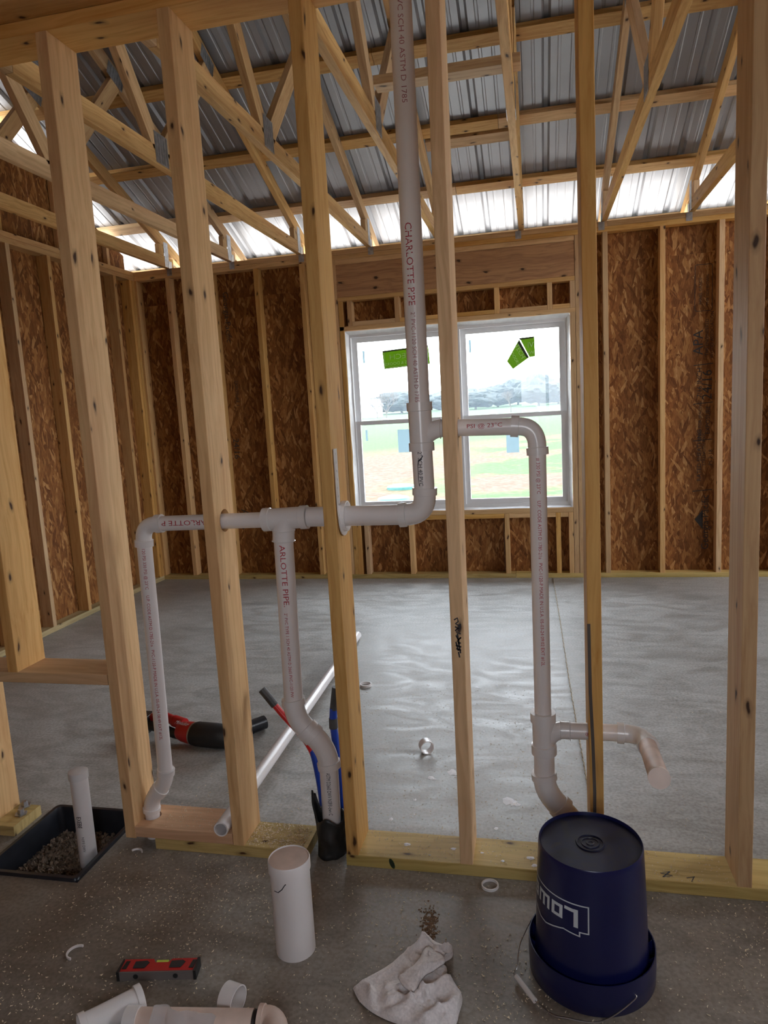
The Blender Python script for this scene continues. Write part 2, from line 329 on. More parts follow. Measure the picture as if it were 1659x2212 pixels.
def prism_data(poly, z0f, z1f): ...
def board_data(p0, p1, side, w, t, ch=.0016, c0=0, c1=0):
    """lumber from p0 to p1 (centre line); side = direction of the width w; thickness t the other way. c0/c1: end cut slopes along side"""
    p0, p1 = Vector(p0), Vector(p1); ax = (p1-p0); L = ax.length; ax.normalize()
    sd = Vector(side); sd = (sd-ax*sd.dot(ax)).normalized(); th = ax.cross(sd)
    hw, ht = w/2, t/2
    sec = [(-hw+ch, -ht), (hw-ch, -ht), (hw, -ht+ch), (hw, ht-ch), (hw-ch, ht), (-hw+ch, ht), (-hw, ht-ch), (-hw, -ht+ch)]
    vs = []
    for (P, c) in ((p0, c0), (p1, c1)):
        for (a, b) in sec: vs.append(P+sd*a+th*b+ax*(c*a))
    fs = []; uvs = []
    u0_, v0_ = random.uniform(0, 50), random.uniform(0, 50)
    per = [0]
    for i in range(8):
        a, b = sec[i], sec[(i+1) % 8]; per.append(per[-1]+math.hypot(a[0]-b[0], a[1]-b[1]))
    for i in range(8):
        j = (i+1) % 8
        fs.append((i, j, 8+j, 8+i))
        uvs += [(u0_, v0_+per[i]), (u0_, v0_+per[i+1]), (u0_+L, v0_+per[i+1]), (u0_+L, v0_+per[i])]
    fs.append(tuple(range(7, -1, -1))); uvs += [(u0_+sec[i][1]*1, v0_+sec[i][0]) for i in range(7, -1, -1)]
    fs.append(tuple(range(8, 16))); uvs += [(u0_+sec[i][1]*1, v0_+sec[i][0]) for i in range(8)]
    return vs, fs, uvs
def board(name, p0, p1, side, w, t, parent, mat='pine', **k):
    vs, fs, uvs = board_data(p0, p1, side, w, t, **k)
    return mesh(name, vs, fs, mat, parent, uvs)
def bbox(name, x0, x1, y0, y1, z0, z1, parent, mat='pine', along=None):
    d = (x1-x0, y1-y0, z1-z0); i = along if along is not None else d.index(max(d))
    c = Vector(((x0+x1)/2, (y0+y1)/2, (z0+z1)/2)); p0, p1 = c.copy(), c.copy()
    p0[i] -= d[i]/2; p1[i] += d[i]/2
    oth = [k for k in range(3) if k != i]; sd = Vector((0, 0, 0)); sd[oth[0]] = 1
    return board(name, p0, p1, sd, d[oth[0]], d[oth[1]], parent, mat)
def cutout(o, cutter):
    md = o.modifiers.new('b', 'BOOLEAN'); md.operation = 'DIFFERENCE'; md.object = cutter; md.solver = 'EXACT'
    bpy.context.view_layer.update()
    me = bpy.data.meshes.new_from_object(o.evaluated_get(bpy.context.evaluated_depsgraph_get()))
    o.modifiers.clear(); o.data = me
    bpy.data.objects.remove(cutter)
def hole(o, c, axis, r, L=.3):
    p = Vector(c); a = Vector(axis).normalized()
    vs, fs = tube_data([p-a*L/2, p+a*L/2], r, 20)
    me = bpy.data.meshes.new('cut'); me.from_pydata([tuple(v) for v in vs], [], fs); me.update()
    bm = bmesh.new(); bm.from_mesh(me); bmesh.ops.recalc_face_normals(bm, faces=bm.faces); bm.to_mesh(me); bm.free()
    cc = bpy.data.objects.new('cut', me); COL.objects.link(cc); cutout(o, cc)

def tube_data(pts, rad, seg=24, cap=True, inner=None, start=0):
    pts = [Vector(p) for p in pts]; n = len(pts)
    rads = rad if isinstance(rad, (list, tuple)) else [rad]*n
    vs = []; fs = []
    T = []
    for i in range(n):
        a = pts[max(0, i-1)]; b = pts[min(n-1, i+1)]
        T.append((b-a).normalized() if (b-a).length > 1e-9 else (T[-1] if T else Vector((0, 0, 1))))
    # fix duplicate points (collar steps): use the neighbour with real length
    ref = Vector((0, 0, 1)) if abs(T[0].z) < .9 else Vector((0, -1, 0))
    nrm = (ref-T[0]*ref.dot(T[0])).normalized()
    for i in range(n):
        nrm = (nrm-T[i]*nrm.dot(T[i])).normalized(); bi = T[i].cross(nrm)
        for k in range(seg):
            t = 2*math.pi*k/seg; vs.append(pts[i]+(nrm*math.cos(t)+bi*math.sin(t))*rads[i])
    for i in range(n-1):
        for k in range(seg):
            j = (k+1) % seg; fs.append((i*seg+k, i*seg+j, (i+1)*seg+j, (i+1)*seg+k))
    if inner is not None:
        # open pipe: inner wall
        base = len(vs)
        nrm = (ref-T[0]*ref.dot(T[0])).normalized()
        for i in range(n):
            nrm = (nrm-T[i]*nrm.dot(T[i])).normalized(); bi = T[i].cross(nrm)
            for k in range(seg):
                t = 2*math.pi*k/seg; vs.append(pts[i]+(nrm*math.cos(t)+bi*math.sin(t))*(rads[i]-inner))
        for i in range(n-1):
            for k in range(seg):
                j = (k+1) % seg; fs.append((base+i*seg+j, base+i*seg+k, base+(i+1)*seg+k, base+(i+1)*seg+j))
        for k in range(seg):
            j = (k+1) % seg
            fs.append((j, k, base+k, base+j)); e = (n-1)*seg; fs.append((e+k, e+j, base+e+j, base+e+k))
    elif cap:
        fs.append(tuple(range(seg-1, -1, -1))); fs.append(tuple((n-1)*seg+k for k in range(seg)))
    return vs, fs
def join_data(*ds):
    vs = []; fs = []
    for d in ds:
        b = len(vs); vs += list(d[0]); fs += [tuple(i+b for i in f) for f in d[1]]
    return vs, fs
def auto_smooth(o, ang=35):
    me = o.data
    for p_ in me.polygons: p_.use_smooth = True
    bm = bmesh.new(); bm.from_mesh(me)
    for e in bm.edges:
        if len(e.link_faces) == 2 and e.calc_face_angle(0) > R(ang): e.smooth = False
    bm.to_mesh(me); bm.free()
def tube(name, pts, rad, mat, parent=None, seg=24, **k):
    vs, fs = tube_data(pts, rad, seg, **k); o = mesh(name, vs, fs, mat, parent); auto_smooth(o); return o
def lathe_data(prof, c=(0, 0, 0), seg=48, ax=Vector((0, 0, 1))):
    """prof: list of (r, h)"""
    c = Vector(c); ax = Vector(ax).normalized(); ref = Vector((1, 0, 0)) if abs(ax.x) < .9 else Vector((0, 1, 0))
    e1 = (ref-ax*ref.dot(ax)).normalized(); e2 = ax.cross(e1); vs = []; fs = []
    for (r, h) in prof:
        for k in range(seg):
            t = 2*math.pi*k/seg; vs.append(c+ax*h+(e1*math.cos(t)+e2*math.sin(t))*r)
    for i in range(len(prof)-1):
        for k in range(seg):
            j = (k+1) % seg; fs.append((i*seg+k, i*seg+j, (i+1)*seg+j, (i+1)*seg+k))
    return vs, fs
def lathe(name, prof, c, mat, parent=None, seg=48, ax=(0, 0, 1)):
    vs, fs = lathe_data(prof, c, seg, Vector(ax)); o = mesh(name, vs, fs, mat, parent); auto_smooth(o); return o
def arc(a, corner, b, n=8, r=None):
    """points of a rounded turn a -> corner -> b"""
    a, c, b = Vector(a), Vector(corner), Vector(b); out = []
    for k in range(n+1):
        t = k/n; out.append(a*(1-t)**2+c*2*t*(1-t)+b*t*t)
    return out
def collared(pts, r, rc, lc=.022):
    """bend with hub collars: returns pts, radii"""
    P = [Vector(p) for p in pts]
    d0 = (P[1]-P[0]).normalized(); d1 = (P[-1]-P[-2]).normalized()
    pts2 = [P[0]-d0*lc, P[0]-d0*.0008, P[0]]+P[1:-1]+[P[-1], P[-1]+d1*.0008, P[-1]+d1*lc]
    rad = [rc, rc, r]+[r]*(len(P)-2)+[r, rc, rc]
    return pts2, rad

_txt = {}
def text_data(s, size, font_shear=0):
    key = (s, size)
    if key in _txt: return _txt[key]
    cu = bpy.data.curves.new('t', 'FONT'); cu.body = s; cu.size = size; cu.resolution_u = 2
    o = bpy.data.objects.new('t', cu); COL.objects.link(o); bpy.context.view_layer.update()
    me = bpy.data.meshes.new_from_object(o.evaluated_get(bpy.context.evaluated_depsgraph_get()))
    bpy.data.objects.remove(o)
    bm = bmesh.new(); bm.from_mesh(me)
    bmesh.ops.triangulate(bm, faces=bm.faces)
    vs = [v.co.copy() for v in bm.verts]; fs = [tuple(v.index for v in f.verts) for f in bm.faces]
    bm.free(); bpy.data.meshes.remove(me)
    _txt[key] = (vs, fs); return vs, fs
def text_flat(name, s, size, O, A, U, mat, parent, sx=1, lift=0):
    vs, fs = text_data(s, size); O, A, U = Vector(O), Vector(A).normalized(), Vector(U).normalized(); Nn = A.cross(U)
    return mesh(name, [O+A*v.x*sx+U*v.y+Nn*lift for v in vs], fs, mat, parent)
def text_pipe(name, s, size, O, A, Nn, r, mat, parent, ang=0, sx=1, ln=None):
    """text along a pipe. O on the axis, A reading direction, Nn the side that faces the reader"""
    vs, fs = text_data(s, size); O, A, Nn = Vector(O), Vector(A).normalized(), Vector(Nn)
    Nn = (Nn-A*Nn.dot(A)).normalized(); U = Nn.cross(A); out = []
    if ln: sx = ln/max(v.x for v in vs)
    for v in vs:
        th = (v.y-size*.33)/r+ang
        out.append(O+A*v.x*sx+(Nn*math.cos(th)+U*math.sin(th))*(r+.0009))
    return mesh(name, out, fs, mat, parent)

# ------------------------------------------------------------------ the setting: floor
D = 3.77      # room face of the back wall studs
LX = -3.37    # room face of the left wall studs
RX = 5.0
BY = -2.9     # wall behind the camera
ZT = 2.72     # top of the exterior plates
def slope(y): return 2.900+.417*(3.66-y)      # underside of the truss top chords
RIDGE = .44

def floor():
    # slab with the bath box opening
    x0, x1, y0, y1 = LX-.1, RX+.1, BY-.1, D+.1
    hx0, hx1, hy0, hy1 = -1.815, -1.45, -.195, .20
    xs = [x0, hx0, hx1, x1]; ys = [y0, hy0, hy1, y1]
    vs = []; fs = []
    for z in (0, -.12):
        for y in ys:
            for x in xs: vs.append((x, y, z))
    for j in range(3):
        for i in range(3):
            if i == 1 and j == 1: continue
            a = j*4+i; fs.append((a, a+1, a+5, a+4)); fs.append((16+a, 16+a+4, 16+a+5, 16+a+1))
    def wall(a, b): fs.append((a, b, b+16, a+16))
    wall(1*4+2, 1*4+1); wall(2*4+2, 1*4+2); wall(2*4+1, 2*4+2); wall(1*4+1, 2*4+1)
    wall(0, 3); wall(3, 15); wall(15, 12); wall(12, 0)
    o = mesh('floor', vs, fs, 'concrete'); tag(o, 'grey trowelled concrete slab, near-side shade painted in as darker brown', kind='structure')
floor()

# ------------------------------------------------------------------ back wall with the window
wb = empty('wall_back', label='exterior wall of bare studs and brown strand board around the window', kind='structure')
DS = .089
def stud_b(x, z0=.038, z1=ZT-.076, name='stud', mat='pine', par=None):
    return bbox(name, x, x+.038, D, D+DS, z0, z1, par or wb, mat)
bbox('bottom_plate', LX-.089, -.2, D, D+DS, 0, .038, wb, 'treated')
bbox('bottom_plate', -.197, 2.9, D, D+DS, 0, .038, wb, 'treated'); bbox('bottom_plate', 2.903, RX, D, D+DS, 0, .038, wb, 'treated')
for z in (ZT-.076, ZT-.038):
    cuts = [LX-.089, -.9, 1.9, RX] if z < ZT-.05 else [LX-.0, .55, 3.1, RX]
    for k in range(3): bbox('top_plate', cuts[k]+.001, cuts[k+1]-.001, D, D+DS, z+.0005, z+.0375, wb)
for x in (-3.08, -2.68, -2.275, -1.875): stud_b(x)
stud_b(LX-.02, name='corner_stud')
x = .51
while x < RX-.05: stud_b(x); x += .4064
stud_b(-1.604, name='king_stud'); stud_b(.309, name='king_stud')
stud_b(-1.562, z1=2.12, name='jack_stud'); stud_b(.268, z1=2.085, name='jack_stud')
# header assembly
HX0, HX1 = -1.565, .307
bbox('header_cap', HX0, HX1, D, D+DS, 2.606, 2.643, wb)
bbox('header', HX0, HX1, D+.004, D+.042, 2.350, 2.605, wb, 'header'); bbox('header', HX0, HX1, D+.046, D+.084, 2.350, 2.605, wb, 'header')
bbox('header_base', HX0, HX1, D, D+DS, 2.316, 2.349, wb)
bbox('head_plate', HX0, HX1, D, D+DS, 2.082, 2.116, wb)
CT = [-1.562, -1.488, -1.095, -.700, -.302, .100, .269]
for i, x in enumerate(CT): bbox('cripple_stud', x, x+.038, D, D+DS, 2.117 if i else 2.121, 2.315, wb)
for i in range(1, 6): bbox('head_block', CT[i]+.039, CT[i+1]-.001, D, D+DS, 2.117, 2.150, wb)
bbox('rough_sill', -1.523, .267, D, D+DS, .536, .573, wb)
CB = [-1.523, -1.457, -1.072, -.68, -.277, .130, .229]
for x in CB: bbox('cripple_stud', x, x+.037, D, D+DS, .038, .535 if x in (-1.523, .229) else .535, wb)
for i in range(6):
    if CB[i+1]-CB[i] > .08: bbox('sill_block', CB[i]+.038, CB[i+1]-.001, D, D+DS, .499, .535, wb)
def osb_panel(x0, x1, z0, z1, y=D+DS+.0015, par=None, name='osb_panel'):
    t = .011; vs = [(x0, y, z0), (x1, y, z0), (x1, y, z1), (x0, y, z1), (x0, y+t, z0), (x1, y+t, z0), (x1, y+t, z1), (x0, y+t, z1)]
    fs = [(0, 1, 2, 3), (5, 4, 7, 6), (1, 5, 6, 2), (4, 0, 3, 7), (3, 2, 6, 7), (4, 5, 1, 0)]
    u, v = random.uniform(0, 30), random.uniform(0, 30); uvs = []
    for f in fs:
        for i in f: uvs.append((vs[i][0]+u, vs[i][2]+v))
    return mesh(name, vs, fs, 'osb', par or wb, uvs)
G = .0015
pan_left = osb_panel(-3.47, -2.26-G, 0, 2.44)
osb_panel(-2.26+G, -1.525, 0, 2.44); osb_panel(-1.525+G, -.29, 0, .573); osb_panel(-.29+G, .268, 0, .573)
pan_right = osb_panel(.268+G, 1.34, 0, 2.44); osb_panel(1.34+G, 2.56, 0, 2.44); osb_panel(2.56+G, 3.78, 0, 2.44); osb_panel(3.78+G, RX, 0, 2.44)
osb_panel(-1.525+G, -.6, 2.083, 2.44); osb_panel(-.6+G, .268, 2.083, 2.44)
for a, b in ((-3.47, -1.03), (-1.03, 1.41), (1.41, 3.85), (3.85, RX)): osb_panel(a+G, b, 2.4405, ZT)

# printing on the strand board
def osb_text(s, size, x, z, up=True, par=pan_right, sx=1, name='printed_mark'):
    A = (0, 0, 1) if up else (0, 0, -1); U = (-1, 0, 0) if up else (1, 0, 0)
    o = text_flat(name, s, size, (x, D+DS-.0005, z), A, U, 'osb_ink', None, sx); o.parent = par; return o
osb_text('Georgia-Pacific', .075, 1.285, .20, sx=.95)
tri = mesh('printed_triangle', [(1.185, D+DS-.0005, .44), (1.245, D+DS-.0005, .36), (1.245, D+DS-.0005, .52)], [(0, 1, 2)], 'osb_ink'); tri.parent = pan_right
osb_text('APA', .10, 1.235, 1.70, sx=1.0); osb_text('THE ENGINEERED', .034, 1.275, 1.69); osb_text('WOOD ASSOCIATION', .034, 1.31, 1.67)
osb_text('RATED SHEATHING', .045, 1.23, .74); osb_text('24/16', .10, 1.30, 1.36); osb_text('7/16 INCH', .05, 1.23, 1.38)
osb_text('EXPOSURE 1', .045, 1.29, 1.10); osb_text('SIZED FOR SPACING', .032, 1.23, 1.06); osb_text('PS 2-18', .04, 1.31, .86); osb_text('STRENGTH AXIS', .034, 1.26, .86)
for z in (1.33, 1.62, 1.05, .66):
    o = mesh('printed_rule', [(1.17, D+DS-.0005, z), (1.31, D+DS-.0005, z+.01), (1.31, D+DS-.0005, z+.016), (1.17, D+DS-.0005, z+.006)], [(0, 1, 2, 3)], 'osb_ink'); o.parent = pan_right
def rrect(x0, x1, z0, z1, r=.018, w=.004):
    pts = []
    for cx, cz, a0 in ((x1-r, z0+r, -90), (x1-r, z1-r, 0), (x0+r, z1-r, 90), (x0+r, z0+r, 180)):
        for k in range(5):
            t = R(a0+k*22.5); pts.append((cx, cz, math.cos(t), math.sin(t)))
    vs = []
    for cx, cz, c, s in pts:
        vs.append((cx+c*r, D+DS-.0005, cz+s*r)); vs.append((cx+c*(r-w), D+DS-.0005, cz+s*(r-w)))
    n_ = len(pts); return vs, [(2*i, 2*((i+1) % n_), 2*((i+1) % n_)+1, 2*i+1) for i in range(n_)]
v_, f_ = rrect(1.175, 1.30, 2.02, 2.36); o = mesh('printed_frame', v_, f_, 'osb_ink'); o.parent = pan_right
osb_text('PANEL GRADE', .03, 1.225, 2.07); osb_text('THIS SIDE DOWN', .028, 1.275, 2.06)
osb_text('Georgia-Pacific', .07, -2.60, 2.50, up=False, par=pan_left); osb_text('APA', .10, -2.60, .62, up=False, par=pan_left); osb_text('24/16', .08, -2.62, 1.25, up=False, par=pan_left)
osb_text('EXPOSURE 1', .04, -2.56, 1.75, up=False, par=pan_left)

# ------------------------------------------------------------------ window
win = empty('window_1', (0, 0, 0), 'white vinyl twin double-hung window, labels still on the glass', kind='structure')
def wb_(name, x0, x1, z0, z1, y0, y1, mat='vinyl', par=win): return bbox(name, x0, x1, y0, y1, z0, z1, par, mat)
def frame4(name, x0, x1, z0, z1, wl, wr, wbm, wt, y0, y1, par=win, mat='vinyl'):
    """a mitre-less rectangular frame as one mesh"""
    xs = [x0, x0+wl, x1-wr, x1]; zs = [z0, z0+wbm, z1-wt, z1]
    O = [(xs[0], zs[0]), (xs[3], zs[0]), (xs[3], zs[3]), (xs[0], zs[3])]; I = [(xs[1], zs[1]), (xs[2], zs[1]), (xs[2], zs[2]), (xs[1], zs[2])]
    vs = [(x, y, z) for y in (y0, y1) for (x, z) in O+I]; fs = []
    for k in range(4):
        j = (k+1) % 4
        fs += [(k, j, 4+j, 4+k), (8+j, 8+k, 12+k, 12+j), (k, 8+k, 8+j, j), (4+k, 4+j, 12+j, 12+k)]
    return mesh(name, vs, fs, mat, par)
frame4('frame', -1.515, .258, .582, 2.066, .030, .030, .036, .040, D+.035, D+.095)
bbox('mullion', -.655, -.585, D+.030, D+.095, .618, 2.026, win, 'vinyl')
for (x0, x1) in ((-1.485, -.655), (-.585, .228)):
    # upper sash sits further out, lower sash nearer the room
    frame4('upper_sash', x0, x1, 1.305, 2.026, .044, .044, .030, .040, D+.072, D+.09)
    frame4('lower_sash', x0, x1, .618, 1.340, .040, .040, .040, .030, D+.045, D+.068)
    for (z0, z1, y) in ((1.335, 1.986, D+.082), (.658, 1.31, D+.058)):
        mesh('pane', [(x0+.04, y, z0), (x1-.04, y, z0), (x1-.04, y, z1), (x0+.04, y, z1)], [(0, 1, 2, 3)], 'glass', win)
    for q in (.3, .72):
        cx = x0+(x1-x0)*q; vs, fs = lathe_data([(0, .016), (.02, .012), (.032, 0)], (cx, D+.058, 1.341), 14); o = mesh('sash_lock', vs, fs, 'vinyl', win, smooth=True)
# wrinkled flashing film around the frame
def wrap_strip(x0, x1, z0, z1, horiz, nseg=26):
    vs = []; fs = []; k = 0
    for i in range(nseg+1):
        t = i/nseg
        for j in range(3):
            s = j/2; n1 = noise.noise(Vector((t*9, s*2+z0, x0*3)))*.010*(1 if 0 < j < 2 else .5)
            if horiz: vs.append((x0+(x1-x0)*t, D+.004+.03*s+abs(n1), z0+(z1-z0)*s+n1))
            else: vs.append((x0+(x1-x0)*s+n1, D+.004+.03*s+abs(n1), z0+(z1-z0)*t))
    for i in range(nseg):
        for j in range(2):
            a = i*3+j; fs.append((a, a+1, a+4, a+3))
    return mesh('flashing_film', vs, fs, 'wrap', win, smooth=True)
wrap_strip(-1.519, .262, 2.078, 2.048, True); wrap_strip(-1.521, -1.497, .578, 2.07, False); wrap_strip(.264, .240, .578, 2.07, False); wrap_strip(-1.519, .262, .576, .594, True)
# labels on the glass
YS = D+.0800
def flat(name, pts, mat, par, y, t=.0006):
    n_ = len(pts); vs = [(x, y, z) for x, z in pts]+[(x, y+t, z) for x, z in pts]
    fs = [tuple(range(n_)), tuple(range(2*n_-1, n_-1, -1))]+[(i, n_+i, n_+(i+1) % n_, (i+1) % n_) for i in range(n_)]
    return mesh(name, vs, fs, mat, par)
st1 = empty('sticker', (0, 0, 0)); st1.parent = win
flat('sticker_sheet', [(-1.222, 1.757), (-.84, 1.775), (-.85, 1.925), (-1.232, 1.905)], 'green', st1, YS)
flat('dark_band', [(-1.230, 1.893), (-.85, 1.912), (-.85, 1.923), (-1.231, 1.903)], 'label_dark', st1, YS-.0003)
text_flat('lettering', 'VINTECH', .058, (-.868, YS-.0006, 1.845), (-1, 0, -.05), (0, 0, 1), 'label_white', st1, sx=1.28)
text_flat('lettering', 'WINDOWS & DOORS', .034, (-.862, YS-.0006, 1.800), (-1, 0, -.05), (0, 0, 1), 'label_white', st1, sx=1.06)
flat('white_rule', [(-1.216, 1.763), (-.84, 1.781), (-.84, 1.785), (-1.216, 1.767)], 'label_white', st1, YS-.0003)
flat('white_rule', [(-1.216, 1.763), (-1.212, 1.763), (-1.216, 1.895), (-1.220, 1.895)], 'label_white', st1, YS-.0003)
st2 = empty('sticker', (0, 0, 0)); st2.parent = win
flat('sticker_sheet', [(-.118, 1.925), (-.004, 1.930), (-.001, 1.776), (-.045, 1.772)], 'green', st2, YS)
flat('dark_band', [(-.118, 1.912), (-.010, 1.918), (-.010, 1.928), (-.122, 1.923)], 'label_dark', st2, YS-.0003)
flat('folded_sheet', [(-.122, 1.915), (-.048, 1.770), (-.176, 1.688), (-.222, 1.752)], 'green', st2, YS-.0012)
flat('dark_band', [(-.120, 1.908), (-.052, 1.775), (-.066, 1.767), (-.133, 1.890)], 'label_dark', st2, YS-.0018)
text_flat('lettering', 'VI', .058, (-.010, YS-.0006, 1.848), (-1, 0, 0), (0, 0, 1), 'label_white', st2); text_flat('lettering', 'WI', .038, (-.006, YS-.0006, 1.795), (-1, 0, 0), (0, 0, 1), 'label_white', st2)
text_flat('lettering', 'TECH', .050, (-.160, YS-.0024, 1.868), (.46, 0, -.89), (.89, 0, .46), 'label_white', st2, sx=.95); text_flat('lettering', 'DOORS', .034, (-.190, YS-.0024, 1.81), (.46, 0, -.89), (.89, 0, .46), 'label_white', st2, sx=.9)
for (x, z, w, h, y) in ((-1.392, 1.868, .018, .10, YS), (-.510, 1.890, .018, .10, YS), (-1.400, 1.22, .018, .09, D+.056), (-1.07, 1.16, .13, .19, D+.056), (-.195, 1.10, .10, .15, D+.056)):
    flat('paper_tag', [(x-w/2, z-h/2), (x+w/2, z-h/2), (x+w/2, z+h/2), (x-w/2, z+h/2)], 'label_grey', win, y)

# ------------------------------------------------------------------ left wall
wl = empty('wall_left', label='left exterior wall of bare studs and brown strand board with gable above', kind='structure')
def lstud(y, z0=.038, z1=ZT-.076): return bbox('stud', LX-.089, LX, y, y+.038, z0, z1, wl)
bbox('bottom_plate', LX-.089, LX, BY, .9, 0, .038, wl, 'treated'); bbox('bottom_plate', LX-.089, LX, .902, D-.001, 0, .038, wl, 'treated')
for z, c in ((ZT-.076, (BY, .2, D-.001)), (ZT-.038, (BY, 1.6, D+DS))):
    for k in range(2): bbox('top_plate', LX-.089, LX-.0005, c[k], c[k+1]-.001, z+.0005, z+.0375, wl)
y = 2.236-.4064*12
while y < D-.05:
    if y > BY: lstud(y)
    y += .4064
lstud(D-.040); lstud(D-.082)
def osb_panel_x(y0, y1, z0, z1, z1b=None, x=LX-.0905):
    z1b = z1 if z1b is None else z1b; t = .011
    vs = [(x, y1, z0), (x, y0, z0), (x, y0, z1), (x, y1, z1b)]; vs += [(x-t, v[1], v[2]) for v in vs]
    fs = [(0, 3, 2, 1), (4, 5, 6, 7), (0, 1, 5, 4), (1, 2, 6, 5), (2, 3, 7, 6), (3, 0, 4, 7)]
    u, v = random.uniform(0, 30), random.uniform(0, 30); uvs = [(vs[i][1]+u, vs[i][2]+v) for f in fs for i in f]
    return mesh('osb_panel', vs, fs, 'osb', wl, uvs)
for k in range(6):
    a = max(BY, D+DS-1.2192*(k+1)); b = D+DS-1.2192*k-.003
    if b > a: osb_panel_x(a, b, 0, 2.44)
for k in range(3):
    a = max(BY, D+DS-2.438*(k+1)); b = D+DS-2.438*k-.003
    if b > a: osb_panel_x(a, b, 2.4405, ZT)
def gz(y): return slope(y)+.02 if y > RIDGE else slope(2*RIDGE-y)+.02
ys = [D+.02, 2.64, 1.42, RIDGE, -.78, -2.0, BY]
for k in range(len(ys)-1): osb_panel_x(ys[k+1]+.002, ys[k]-.002, ZT+.003, gz(ys[k+1]), gz(ys[k]))
y = RIDGE-.019+.61*5
while y > BY: 
    if y < D-.15: bbox('gable_stud', LX-.085, LX-.047, y, y+.038, ZT, gz(y+.019)-.012, wl)
    y -= .61

# ------------------------------------------------------------------ walls behind and to the right of the view (unseen openings added to let in fill daylight)
wr = empty('wall_right', label='right exterior wall with an opening added to let in light', kind='structure')
def slab_yz(y0, y1, z0, z1):
    vs = [(RX, y0, z0), (RX, y1, z0), (RX, y1, z1), (RX, y0, z1)]; vs += [(RX+.011, v[1], v[2]) for v in vs]
    fs = [(0, 1, 2, 3), (7, 6, 5, 4), (0, 4, 5, 1), (1, 5, 6, 2), (2, 6, 7, 3), (3, 7, 4, 0)]
    mesh('osb_panel', vs, fs, 'osb', wr, [(vs[i][1]+3, vs[i][2]) for f in fs for i in f])
slab_yz(BY, 1.5, 0, ZT); slab_yz(1.5, 3.1, 0, .85); slab_yz(1.5, 3.1, 2.15, ZT); slab_yz(3.1, D+DS, 0, ZT)
wf = empty('wall_behind', label='exterior wall behind the viewer with an opening added for fill light', kind='structure')
def slab_xz(x0, x1, z0, z1, t=.011): osb_panel(x0, x1, z0, z1, y=BY-.011, par=wf)
slab_xz(LX-.1, -.25, 0, ZT); slab_xz(-.25, .45, 0, 1.2); slab_xz(-.25, .45, 2.0, ZT); slab_xz(.45, RX, 0, ZT)

def skin(name, par, pts, t):  # unseen outer skin added to block light leaks between wall panels
    t = Vector(t); vs = [Vector(p) for p in pts]+[Vector(p)+t for p in pts]
    mesh(name, vs, [(0, 1, 2, 3), (7, 6, 5, 4), (0, 4, 5, 1), (1, 5, 6, 2), (2, 6, 7, 3), (3, 7, 4, 0)], 'wrap', par)
yo = D+DS+.014
for (x0, x1, z0, z1) in ((-3.49, -1.525, 0, ZT), (.268, RX+.02, 0, ZT), (-1.525, .268, 0, .573), (-1.525, .268, 2.083, ZT)):
    skin('leak_seal_sheet', wb, [(x0, yo, z0), (x1, yo, z0), (x1, yo, z1), (x0, yo, z1)], (0, .004, 0))
skin('leak_seal_sheet', wl, [(LX-.105, BY-.02, 0), (LX-.105, yo, 0), (LX-.105, yo, ZT+.02), (LX-.105, BY-.02, ZT+.02)], (-.004, 0, 0))
# ------------------------------------------------------------------ roof: purlins and ribbed steel
ce = empty('ceiling', label='underside of the ribbed bare steel roof on pine purlins', kind='structure')
CA = math.atan(.417); cosA = math.cos(CA)
ctop = .089/cosA                       # vertical height of a top chord
def purlin(y, x0, x1, name='purlin', dz=0):
    n_ = Vector((0, math.sin(CA), math.cos(CA))); d = Vector((0, math.cos(CA), -math.sin(CA)))
    c = Vector((0, y, slope(y)+ctop))+d*.0445+n_*(.019+dz)
    return board(name, (x0, c.y, c.z), (x1, c.y, c.z), d, .089, .038, ce, 'truss')
PY = [4.16, 3.575, 3.025, 2.44, 1.865, 1.285, .72]
for i, y in enumerate(PY):
    c = (-3.75, -.9+.35*(i % 3), 2.5-.4*(i % 2), RX+.3)
    for k in range(3): purlin(y, c[k]+.0015, c[k+1]-.0015)
purlin(3.135, -.70, -.11, name='splice_board')
def purlin2(y):
    n_ = Vector((0, -math.sin(CA), math.cos(CA))); d = Vector((0, math.cos(CA), math.sin(CA)))
    c = Vector((0, y, slope(2*RIDGE-y)+ctop))-d*.0445+n_*.019
    board('purlin', (-3.75, c.y, c.z), (RX+.3, c.y, c.z), d, .089, .038, ce, 'truss')
for y in PY: purlin2(2*RIDGE-y)
def roof_panel(x0, sgn):
    prof = []
    def rib(cx, h, b, t): return [(cx-b, 0), (cx-t, h), (cx+t, h), (cx+b, 0)]
    w = .9144
    prof = [(0, .019), (.010, .019), (.024, 0)]
    for k in range(1, 4):
        c = w*k/4
        for q in (-.152, -.076): prof += rib(c+q+.0, .0035, .011, .006)
        prof += rib(c, .019, .026, .012)
    for q in (-.152, -.076): prof += rib(w+q, .0035, .011, .006)
    prof += [(w-.024, 0), (w-.010, .0185), (w+.008, .0185)]
    ya, yb = 4.25, RIDGE; off = .041
    vs = []; fs = []; m_ = len(prof)
    for z_off in (0, .0012):
        for y in (ya, yb):
            zz = slope(y)+ctop+off/1.0+z_off; yy = y if sgn > 0 else 2*RIDGE-y
            for (px, h) in prof: vs.append((x0+px, yy, zz+h))
    for i in range(m_-1):
        fs.append((i, i+1, m_+i+1, m_+i)); b = 2*m_; fs.append((b+i+1, b+i, b+m_+i, b+m_+i+1))
    for i in range(m_-1): fs.append((i, 2*m_+i, 2*m_+i+1, i+1)); fs.append((m_+i+1, 3*m_+i+1, 3*m_+i, m_+i))
    fs.append((0, m_, 3*m_, 2*m_)); fs.append((m_-1, 3*m_-1, 4*m_-1, 2*m_-1))
    return mesh('roof_panel', vs, fs, 'metal_roof', ce)
x = -3.78
